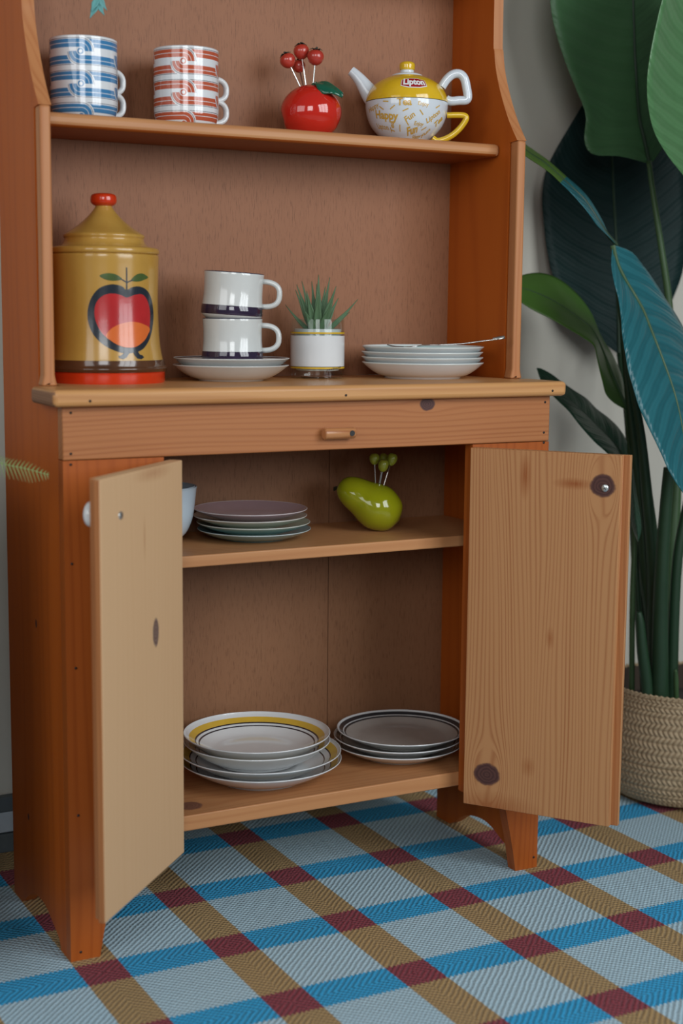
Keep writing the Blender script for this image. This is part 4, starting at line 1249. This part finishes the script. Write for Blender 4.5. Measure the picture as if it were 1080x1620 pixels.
plant = thing('strelitzia_plant', 'tall green plant with long paddle leaves rising from the woven basket', 'plant', (BX, BY, 0.012))
PO = Vector((BX, BY, 0.012))
M_soil = plain('dark_soil', (0.035, 0.026, 0.020), 0.95, var=0.3, bmp=0.6)
MB().lathe([(0.0, 0.0), (0.105, 0.0), (0.128, 0.015), (0.138, 0.05), (0.140, 0.150), (0.130, 0.156), (0.0, 0.160)], 48).build('soil', M_soil, plant)
LEAF, STEM = {}, {}
LEAF['A'] = (
    [(1.2226,0.3,1.1927), (1.1666,0.3053,1.2017), (1.1094,0.3107,1.2019), (1.0919,0.316,1.2261), (1.0969,0.3207,1.2729), (1.0761,0.3233,1.3159), (1.0542,0.326,1.358), (1.0359,0.3287,1.401), (1.0211,0.33,1.4446), (1.0159,0.33,1.49), (1.0224,0.33,1.5361), (1.0347,0.33,1.5814), (1.0593,0.33,1.6253), (1.0864,0.33,1.6686), (1.1238,0.33,1.7085), (1.1614,0.33,1.7487)],
    [(1.23,0.3,1.1943), (1.2269,0.3107,1.2326), (1.2222,0.3213,1.2707), (1.2244,0.332,1.3101), (1.227,0.3413,1.3498), (1.2264,0.3467,1.3886), (1.2273,0.352,1.4277), (1.2282,0.3573,1.4668), (1.2271,0.36,1.5051), (1.2239,0.36,1.5427), (1.2207,0.36,1.5801), (1.2168,0.36,1.6171), (1.206,0.354,1.6517), (1.1937,0.346,1.6852), (1.1787,0.338,1.7175), (1.1614,0.33,1.7487)],
    [(1.2391,0.3,1.1947), (1.281,0.3133,1.2333), (1.3143,0.3267,1.2757), (1.3421,0.34,1.3202), (1.3634,0.352,1.3658), (1.3768,0.36,1.4111), (1.388,0.368,1.4567), (1.393,0.376,1.5021), (1.3915,0.3787,1.546), (1.3794,0.376,1.587), (1.3635,0.3733,1.6268), (1.3456,0.3707,1.6653), (1.3083,0.362,1.6951), (1.27,0.3513,1.7236), (1.2155,0.3407,1.7368), (1.1614,0.33,1.7487)],
)
LEAF['B'] = (
    [(1.276,0.15,1.0852), (1.2155,0.1346,1.1158), (1.1621,0.1192,1.1493), (1.1095,0.1038,1.1814), (1.0671,0.0908,1.2168), (1.0414,0.0785,1.2566), (1.027,0.0662,1.2977), (1.0257,0.0585,1.3397), (1.0324,0.0554,1.3822), (1.0412,0.0523,1.4245), (1.0569,0.0523,1.467), (1.086,0.0615,1.5109), (1.1271,0.0708,1.5525), (1.1687,0.08,1.5947)],
    [(1.279,0.15,1.0853), (1.2718,0.1531,1.1276), (1.2647,0.1562,1.1697), (1.2587,0.1592,1.2117), (1.2489,0.1577,1.2529), (1.2396,0.1546,1.2936), (1.2307,0.1515,1.334), (1.2243,0.1485,1.3744), (1.2179,0.1454,1.4143), (1.214,0.1423,1.4542), (1.2095,0.1385,1.4936), (1.2052,0.1323,1.5321), (1.2047,0.1262,1.5704), (1.2042,0.12,1.6084)],
    [(1.282,0.15,1.0854), (1.327,0.1592,1.1238), (1.3638,0.1685,1.1662), (1.3948,0.1777,1.2115), (1.4121,0.1846,1.2586), (1.4245,0.1908,1.3063), (1.4259,0.1969,1.3536), (1.4209,0.2,1.4), (1.4058,0.2,1.4438), (1.3854,0.2,1.4858), (1.3608,0.1954,1.526), (1.3176,0.1769,1.5586), (1.2692,0.1585,1.5875), (1.2219,0.14,1.6152)],
)
LEAF['C'] = (
    [(1.2544,0.4,0.8341), (1.2107,0.4115,0.8654), (1.1698,0.4231,0.8984), (1.1436,0.4338,0.9418), (1.1219,0.4435,0.9871), (1.1136,0.4531,1.0359), (1.1071,0.4565,1.0858), (1.1031,0.4585,1.1356), (1.1113,0.4592,1.1848), (1.134,0.4554,1.2305), (1.1614,0.4515,1.2746), (1.1891,0.4477,1.3187), (1.2186,0.4438,1.3623), (1.2491,0.44,1.4056)],
    [(1.2559,0.4,0.8341), (1.262,0.4115,0.8786), (1.268,0.4231,0.9233), (1.2712,0.4315,0.9681), (1.2705,0.4354,1.0128), (1.2698,0.4392,1.0575), (1.2657,0.44,1.1017), (1.2608,0.44,1.1456), (1.2566,0.44,1.1893), (1.2525,0.44,1.2328), (1.2486,0.44,1.2761), (1.2486,0.44,1.3194), (1.2487,0.44,1.3626), (1.2491,0.44,1.4056)],
    [(1.2575,0.4,0.8341), (1.3171,0.4038,0.8604), (1.367,0.4077,0.8981), (1.3978,0.4115,0.9462), (1.422,0.4154,0.9967), (1.4319,0.4192,1.0501), (1.4405,0.4231,1.1035), (1.4371,0.4269,1.1568), (1.4331,0.43,1.2097), (1.4102,0.43,1.2587), (1.387,0.43,1.307), (1.3435,0.4323,1.3439), (1.3001,0.4362,1.3788), (1.2491,0.44,1.4056)],
)
LEAF['D'] = (
    [(1.0814,0.2,1.0342), (1.0682,0.2077,1.0541), (1.0601,0.2154,1.0765), (1.0521,0.2262,1.098), (1.0457,0.2415,1.1192), (1.0356,0.2569,1.1374), (1.0228,0.2723,1.1539), (1.0103,0.2877,1.1708), (0.9964,0.3023,1.187), (0.9793,0.3138,1.2017), (0.9617,0.3254,1.2159), (0.9417,0.3323,1.2303), (0.9182,0.3362,1.2421), (0.8935,0.34,1.2518)],
    [(1.0814,0.2,1.0342), (1.0599,0.2,1.0517), (1.0421,0.2,1.0712), (1.0274,0.2031,1.0912), (1.015,0.2108,1.1108), (0.9987,0.2185,1.1274), (0.984,0.2292,1.1438), (0.9698,0.2408,1.1602), (0.9553,0.2531,1.1759), (0.9408,0.2685,1.1894), (0.9273,0.2838,1.2043), (0.916,0.3015,1.2205), (0.905,0.3208,1.2363), (0.8935,0.34,1.2518)],
    [(1.0814,0.2,1.0342), (1.0467,0.1846,1.0497), (1.0126,0.1692,1.0648), (0.9888,0.1615,1.0827), (0.9726,0.1654,1.1001), (0.955,0.1692,1.1169), (0.9453,0.1854,1.1338), (0.9376,0.2046,1.151), (0.9279,0.2246,1.1659), (0.9191,0.2477,1.1801), (0.9116,0.2708,1.1963), (0.9039,0.2938,1.2128), (0.8988,0.3169,1.2322), (0.8935,0.34,1.2518)],
)
LEAF['E'] = (
    [(1.0163,0.13,1.0267), (1.0052,0.1167,0.9961), (1.0018,0.1033,0.9658), (1.0021,0.09,0.9364), (0.9979,0.0767,0.9068), (0.9913,0.0633,0.8769), (0.988,0.05,0.8475), (0.9877,0.04,0.8182), (0.9917,0.03,0.7898), (0.9958,0.02,0.7614), (1.0072,0.0133,0.7342), (1.0199,0.0067,0.7072), (1.0322,0,0.6799), (1.0436,-0.0067,0.6523), (1.0596,-0.0133,0.6264), (1.0787,-0.02,0.6017)],
    [(1.0176,0.13,1.0288), (1.0249,0.1267,0.9993), (1.0399,0.1233,0.9722), (1.0587,0.12,0.9462), (1.0686,0.1067,0.9196), (1.0737,0.0933,0.8912), (1.0787,0.08,0.8629), (1.0859,0.07,0.8345), (1.0926,0.06,0.8059), (1.0979,0.05,0.7771), (1.1035,0.0433,0.7474), (1.1068,0.0367,0.7175), (1.1089,0.03,0.6874), (1.0991,0.0133,0.6585), (1.0889,-0.0033,0.6299), (1.0787,-0.02,0.6017)],
    [(1.0217,0.13,1.029), (1.0639,0.1367,1.0196), (1.0981,0.1433,0.9951), (1.1303,0.15,0.9685), (1.1552,0.15,0.9401), (1.1811,0.15,0.9117), (1.2042,0.15,0.8815), (1.2188,0.1433,0.8501), (1.2264,0.1367,0.8166), (1.2336,0.13,0.783), (1.228,0.1167,0.749), (1.2215,0.1033,0.7154), (1.2069,0.09,0.6823), (1.1698,0.0533,0.653), (1.124,0.0167,0.6267), (1.0787,-0.02,0.6017)],
)
LEAF['F'] = (
    [(1.1658,0.26,0.7402), (1.1661,0.2667,0.766), (1.1641,0.2733,0.7915), (1.1577,0.28,0.8161), (1.1527,0.2933,0.8394), (1.1446,0.3067,0.8614), (1.1388,0.32,0.8845), (1.1363,0.3333,0.909), (1.1285,0.3467,0.9315), (1.1164,0.36,0.9513), (1.0911,0.36,0.9683), (1.0631,0.36,0.981), (1.0316,0.36,0.9866), (0.9954,0.3533,0.9835), (0.9617,0.3467,0.9739), (0.9288,0.34,0.9633)],
    [(1.1659,0.26,0.7378), (1.1505,0.2567,0.7602), (1.1352,0.2533,0.7823), (1.12,0.25,0.8042), (1.1106,0.2533,0.8258), (1.1008,0.2567,0.8472), (1.0906,0.26,0.8683), (1.0854,0.2733,0.8877), (1.0722,0.2867,0.9018), (1.0586,0.3,0.9156), (1.0393,0.3067,0.9285), (1.0189,0.3133,0.9397), (0.9972,0.32,0.9487), (0.9751,0.3267,0.9563), (0.9519,0.3333,0.96), (0.9288,0.34,0.9633)],
    [(1.1645,0.26,0.7355), (1.13,0.25,0.7481), (1.1013,0.24,0.7657), (1.0845,0.23,0.7885), (1.0741,0.2267,0.8109), (1.0644,0.2233,0.8332), (1.0543,0.22,0.8553), (1.0421,0.2333,0.8681), (1.0278,0.2467,0.8796), (1.0131,0.26,0.8908), (0.9983,0.2733,0.9018), (0.9826,0.2867,0.9114), (0.9673,0.3,0.9218), (0.9535,0.3133,0.9344), (0.9412,0.3267,0.9488), (0.9288,0.34,0.9633)],
)
LEAF['G'] = (
    [(1.1737,0.24,0.6019), (1.1755,0.2509,0.6275), (1.1773,0.2618,0.6532), (1.1767,0.2727,0.6786), (1.1671,0.2845,0.7005), (1.1527,0.2982,0.7188), (1.1358,0.3118,0.7348), (1.1217,0.3255,0.7537), (1.1004,0.3355,0.7683), (1.0783,0.3436,0.7836), (1.0571,0.3518,0.7999), (1.0336,0.36,0.8123)],
    [(1.1708,0.24,0.5996), (1.1625,0.2455,0.6237), (1.1542,0.2509,0.6478), (1.1402,0.2564,0.6696), (1.1244,0.2636,0.6892), (1.109,0.2745,0.7067), (1.094,0.2855,0.7245), (1.0783,0.2964,0.7418), (1.0649,0.3109,0.7584), (1.0528,0.3273,0.775), (1.0413,0.3436,0.7922), (1.0308,0.36,0.8105)],
    [(1.1679,0.24,0.5974), (1.1426,0.2345,0.6196), (1.1177,0.2291,0.6415), (1.092,0.2236,0.6624), (1.0676,0.2236,0.68), (1.054,0.2345,0.6979), (1.0415,0.2455,0.7168), (1.03,0.2564,0.7362), (1.0232,0.2782,0.7525), (1.0209,0.3055,0.7691), (1.0214,0.3327,0.7883), (1.0308,0.36,0.8105)],
)
LEAF['H'] = (
    [(1.0874,0.14,0.6391), (1.0914,0.14,0.6202), (1.0959,0.14,0.6013), (1.1008,0.14,0.5823), (1.1054,0.14,0.5632), (1.1097,0.14,0.5441), (1.1108,0.14,0.5251), (1.1049,0.14,0.5071)],
    [(1.0682,0.12,0.6419), (1.0698,0.12,0.6234), (1.0721,0.12,0.6048), (1.0756,0.12,0.5861), (1.0791,0.12,0.5675), (1.0831,0.12,0.5487), (1.0864,0.12,0.5299), (1.0883,0.12,0.5111)],
    [(1.0804,0.14,0.636), (1.0794,0.14,0.6177), (1.0796,0.14,0.5992), (1.0812,0.14,0.5807), (1.0844,0.14,0.562), (1.0886,0.14,0.5434), (1.0952,0.14,0.5251), (1.1049,0.14,0.5071)],
)
STEM['A'] = [(1.23,0.3,1.1954,0.0047), (1.2303,0.2889,1.1519,0.005), (1.2343,0.2778,1.0958,0.0054), (1.2419,0.2667,1.026,0.0061), (1.2538,0.2556,0.9326,0.007), (1.2637,0.2444,0.7913,0.0084), (1.2675,0.2333,0.6488,0.0104), (1.2567,0.2222,0.4939,0.0127), (1.2427,0.2111,0.3385,0.0143), (1.2355,0.2,0.1695,0.0156)]
STEM['B'] = [(1.2775,0.15,1.0853,0.0051), (1.2733,0.156,0.9669,0.0063), (1.2624,0.162,0.7719,0.0075), (1.2446,0.168,0.5851,0.0087), (1.2269,0.174,0.443,0.0096), (1.2336,0.18,0.1747,0.0108)]
STEM['C'] = [(1.2559,0.4,0.8341,0.005), (1.229,0.34,0.7387,0.0064), (1.2017,0.288,0.6463,0.0075), (1.1884,0.252,0.4941,0.0081), (1.1928,0.232,0.3391,0.0093), (1.2185,0.22,0.1666,0.0109)]
STEM['D'] = [(1.0814,0.2,1.0342,0.0031), (1.0915,0.2,0.9644,0.0043), (1.1045,0.2,0.8634,0.0053), (1.1187,0.2,0.7724,0.0061), (1.136,0.2,0.6799,0.0083), (1.1591,0.2,0.5622,0.0107), (1.1766,0.2,0.4426,0.0133), (1.2005,0.2,0.3203,0.0154), (1.2231,0.2,0.171,0.0172)]
STEM['E'] = [(1.019,0.13,1.0268,0.0036), (1.0371,0.1389,0.9628,0.0043), (1.0652,0.1478,0.8647,0.0052), (1.0929,0.1567,0.7863,0.0066), (1.1245,0.1656,0.6945,0.0082), (1.1471,0.1711,0.5896,0.0101), (1.1629,0.1733,0.5138,0.0123), (1.1781,0.1756,0.4215,0.0149), (1.1876,0.1778,0.3259,0.017), (1.1997,0.18,0.1788,0.019)]
STEM['F'] = [(1.1659,0.26,0.7378,0.0041), (1.1591,0.244,0.699,0.0045), (1.1552,0.228,0.63,0.0048), (1.1587,0.216,0.501,0.0052), (1.1536,0.208,0.3713,0.0053), (1.1543,0.2,0.1793,0.0053)]
STEM['G'] = [(1.1708,0.24,0.5996,0.0041), (1.1727,0.2325,0.5218,0.0047), (1.1781,0.225,0.4024,0.0053), (1.186,0.2175,0.2938,0.0063), (1.1946,0.21,0.172,0.0072)]
STEM['X'] = [(1.129,0.16,0.3728,0.0046), (1.1329,0.16,0.3524,0.0085), (1.1413,0.16,0.2983,0.0105), (1.1528,0.16,0.2434,0.0111), (1.1614,0.16,0.1883,0.0111)]
STEM['Y'] = [(1.1526,0.12,0.6406,0.0099), (1.1552,0.1275,0.5712,0.0113), (1.158,0.135,0.4672,0.0126), (1.1653,0.1425,0.3587,0.0146), (1.18,0.15,0.1885,0.0168)]
STEM['Z'] = [(1.1864,0.12,0.2666,0.0029), (1.1932,0.125,0.2469,0.0047), (1.2019,0.13,0.1908,0.0047)]
M_lf = {
 'A': leaf_mat('leaf_deep_green', (0.042, 0.115, 0.046), (0.060, 0.15, 0.060), (0.08, 0.17, 0.078), 0.45, veins=18, vamt=0.06),
 'B': leaf_mat('leaf_mid_green', (0.05, 0.14, 0.05), (0.075, 0.18, 0.07), (0.10, 0.22, 0.10), 0.32, veins=16, vamt=0.14),
 'C': leaf_mat('leaf_blue_black', (0.004, 0.016, 0.015), (0.007, 0.024, 0.023), (0.012, 0.034, 0.032), 0.55, spec=0.2, veins=20, vamt=0.05),
 'D': leaf_mat('leaf_olive', (0.055, 0.11, 0.014), (0.075, 0.15, 0.025), (0.10, 0.17, 0.05), 0.35),
 'E': leaf_mat('leaf_sky_sheen', (0.008, 0.075, 0.092), (0.013, 0.10, 0.12), (0.022, 0.13, 0.15), 0.30, veins=13, vamt=0.22),  # blue sheen from the sky is put into this leaf's colour
 'F': leaf_mat('leaf_grass_green', (0.045, 0.12, 0.014), (0.062, 0.15, 0.020), (0.08, 0.17, 0.04), 0.40),
 'G': leaf_mat('leaf_dark_green', (0.012, 0.048, 0.026), (0.018, 0.065, 0.035), (0.03, 0.08, 0.05), 0.38, veins=12, vamt=0.15),
 'H': leaf_mat('leaf_dark_green', (0.012, 0.048, 0.026), (0.018, 0.065, 0.035), (0.03, 0.08, 0.05), 0.38, veins=12, vamt=0.15),
}
M_stem = leaf_mat('petiole_green', (0.030, 0.072, 0.024), (0.05, 0.105, 0.040), (0.08, 0.135, 0.062), 0.45, 30)
M_stemd = leaf_mat('petiole_dark_green', (0.010, 0.032, 0.014), (0.018, 0.048, 0.022), (0.028, 0.06, 0.03), 0.45, 30)
def crv(a, n):
    """resample a polyline smoothly"""
    k = len(a) - 1; out = []
    for i in range(n):
        f = i / (n - 1) * k; j = min(int(f), k - 1); t = f - j
        p0, p1, p2, p3 = (Vector(a[q]) for q in (max(j - 1, 0), j, j + 1, min(j + 2, k)))
        out.append(0.5 * (2 * p1 + (p2 - p0) * t + (2 * p0 - 5 * p1 + 4 * p2 - p3) * t * t + (3 * p1 - p0 - 3 * p2 + p3) * t ** 3))
    return out
def blade(key, ripple=0.002, freq=26, slant=1.2):
    Lf, Md, Rt = LEAF[key]
    n = 44
    Lf, Md, Rt = crv(Lf, n), crv(Md, n), crv(Rt, n)
    P = []; C = []
    for i in range(n):
        if i == n - 1: Lf[i] = Rt[i] = Md[i]
        a, m_, c = Lf[i] - PO, Md[i] - PO, Rt[i] - PO
        nr = (a - m_).cross(Md[min(i + 1, n - 1)] - Md[max(i - 1, 0)])
        nr = nr.normalized() if nr.length > 1e-8 else Vector((0, -1, 0))
        row = []
        for k in range(8):
            t = k / 8; q = 1 - t
            p = m_ + (a - m_) * q
            row.append(p + nr * (ripple * sin((i / n + slant * -0.12 * q) * freq * 2) * sin(pi * min(1.0, q)) ** 0.7 + 0.10 * (a - m_).length * sin(pi * q) * 0.35))
        row.append(m_)
        for k in range(1, 9):
            q = k / 8
            p = m_ + (c - m_) * q
            row.append(p + nr * (ripple * sin((i / n - slant * 0.12 * q) * freq * 2) * sin(pi * min(1.0, q)) ** 0.7 + 0.10 * (c - m_).length * sin(pi * q) * 0.35))
        P.append(row)
        C += [(i / (n - 1), abs(k - 8) / 8, 0.0) for k in range(17)]
    g = MB().grid(P); g.c = C
    ms = [M_lf[key]]
    if key == 'D':
        ms.append(M_lf['E'])  # base part shares leaf E's painted sheen colour
        g.m = [1 if f_ // 16 < 20 else 0 for f_ in range(len(g.f))]
    o = g.build('leaf', ms, plant, solid=0.0010, sharp=0)
    wid = max((Vector(x) - Vector(y)).length for x, y in zip(LEAF[key][0], LEAF[key][2]))
    r0 = min(0.0045, wid * 0.03)
    MB().tube([tuple(m_ - PO) for m_ in Md], [r0 * (1 - 0.8 * i / n) for i in range(n)], 8).build('midrib', M_stem if key in 'BEF' else M_stemd, o)
    return o
for key, rp, fq in (('A', 0.0010, 24), ('B', 0.0010, 22), ('C', 0.001, 22), ('D', 0.0006, 8), ('E', 0.0010, 26), ('F', 0.0010, 12), ('G', 0.0010, 14), ('H', 0.0005, 6)):
    blade(key, rp, fq)
for key, pts in STEM.items():
    ps = crv([p[:3] for p in pts], 28); rs = [p[3] for p in pts]
    rr = [interp([(q / (len(rs) - 1), r) for q, r in enumerate(rs)], i / 27) for i in range(28)]
    ps = [tuple(p - PO) for p in ps]
    if key not in 'XZ': pass
    last = Vector(ps[-1]); ps.append((last.x * 0.7, last.y * 0.7, 0.12)); rr.append(rr[-1])
    MB().tube(ps, rr, 14).build('petiole', M_stem if key in 'AFZ' else M_stemd, plant, sharp=0)

# ------------------------------------------------------------------ plants that only reach into the picture
M_fern = leaf_mat('fern_green', (0.17, 0.26, 0.08), (0.24, 0.34, 0.13), (0.30, 0.40, 0.18), 0.5)
M_clay = plain('terracotta', (0.36, 0.16, 0.09), 0.8)
M_cab = wood('added_cabinet_wood', 2, 0, (0.30, 0.28, 0.26), (0.22, 0.20, 0.18), (0.26, 0.24, 0.22), pitch=0.02, rough=0.5)
cab = thing('added_shade_cabinet', 'added unseen grey cabinet under the fern, shading the hutch side', 'cabinet', (-0.42, 0.235, 0))  # added out of view to keep light off the lower hutch side
MB().box(-0.28, 0.28, -0.21, 0.21, 0.05, 0.68).build('body', M_cab, cab, bevel=0.004)
MB().box(-0.29, 0.29, -0.225, 0.225, 0.6801, 0.70).build('top', M_cab, cab, bevel=0.004)
for k in (-1, 1):
    d = MB().box(-0.135 + 0.138 * k, 0.135 + 0.138 * k, -0.222, -0.2102, 0.07, 0.66).build('door', M_cab, cab, bevel=0.003)
    MB().ball((0.03 * k, -0.230, 0.40), 0.009, 16, 10).build('knob', M_porc, d)
    for j in (-1, 1):
        MB().tube([(0.24 * k, 0.17 * j, 0.0), (0.24 * k, 0.17 * j, 0.0502)], 0.018, 12).build('foot', M_cab, cab)
fern = thing('fern', 'fern whose single frond tip reaches in front of the hutch side', 'fern', (-0.36, 0.16, 0.7002))
MB().lathe([(0.0, 0.0), (0.055, 0.0), (0.075, 0.10), (0.08, 0.10), (0.08, 0.118), (0.072, 0.118), (0.068, 0.10), (0.0, 0.095)], 36).build('pot', M_clay, fern)
FO = Vector((-0.36, 0.16, 0.7002))
def frond(pts, w0, npin):
    pts = [Vector(p) for p in pts]
    c = crv([tuple(p) for p in pts], npin)
    c = [p - FO for p in c]
    g = bpy.data.objects.new('frond', MB().tube([tuple(p) for p in c], [0.0016 * (1 - 0.75 * i / npin) for i in range(npin)], 6).mesh('frond', M_fern))
    COL.objects.link(g); g.parent = fern
    b = MB()
    for i in range(2, npin - 1):
        t = i / (npin - 1)
        ax_ = (c[i + 1] - c[i - 1]).normalized()
        sd = ax_.cross(Vector((0.25, -0.75, 0.5))).normalized()
        ln = w0 * min(1, (1 - t) * 5.5 + 0.22) * min(1, t * 4 + 0.2)
        for s_ in (-1, 1):
            d = (sd * s_ + ax_ * 0.45).normalized()
            up_ = d.cross(ax_).normalized()
            P = []
            for q in range(5):
                e = q / 4
                wq = 0.0008 * (1 - e * e * 0.9)
                cc_ = c[i] + d * (ln * e) + Vector((0, 0, -0.2 * ln * e * e))
                P.append([cc_ - ax_ * wq, cc_ + up_ * 0.0006, cc_ + ax_ * wq])
            b.grid(P)
    b.build('pinnae', M_fern, g, sharp=0)
    return g
frond([(-0.35, 0.15, 0.80), (-0.29, 0.10, 0.860), (-0.21, 0.05, 0.840), (-0.140, 0.005, 0.765), (-0.1150, -0.015, 0.7300), (-0.0908, -0.02, 0.7130), (-0.0574, -0.02, 0.7040), (-0.0252, -0.02, 0.6940)], 0.0185, 48)
for a, ln, zz in ((2.2, 0.26, 0.90), (3.2, 0.30, 0.88), (4.0, 0.28, 0.92), (4.5, 0.24, 0.92)):
    frond([(-0.36, 0.16, 0.80), (-0.36 + 0.4 * ln * cos(a), 0.16 + 0.4 * ln * sin(a), zz), (-0.36 + ln * cos(a), 0.16 + ln * sin(a), zz - 0.03)], 0.022, 40)

trail = thing('trailing_plant', 'teal leaf tips of a trailing plant hanging over the blue mugs', 'plant', (0.112, 0.205, 1.4752))
MB().lathe([(0.0, 0.0), (0.036, 0.0), (0.046, 0.07), (0.043, 0.072), (0.0, 0.066)], 36).build('pot', M_clay, trail)
M_tl = leaf_mat('trailing_teal', (0.09, 0.30, 0.30), (0.14, 0.38, 0.37), (0.2, 0.42, 0.42), 0.5)
TO = Vector((0.112, 0.205, 1.4752))
st = [(0.112, 0.205, 1.540), (0.110, 0.160, 1.545), (0.108, 0.138, 1.500), (0.1055, 0.136, 1.430), (0.104, 0.138, 1.360), (0.1035, 0.140, 1.337)]
sc = crv(st, 24)
MB().tube([tuple(p - TO) for p in sc], 0.0011, 6).build('vine', M_tl, trail)
random.seed(9)
for i in range(8, 24):
    if i % 2 and i < 20: continue
    a = (-1) ** i * 1.0 + random.uniform(-0.5, 0.5)
    p = sc[i] - TO
    tip = p + Vector((sin(a) * 0.014, -0.004, -0.018 - 0.004 * random.random()))
    spear(trail, p, tip, 0.0050, (0, 0, 0), M_tl)
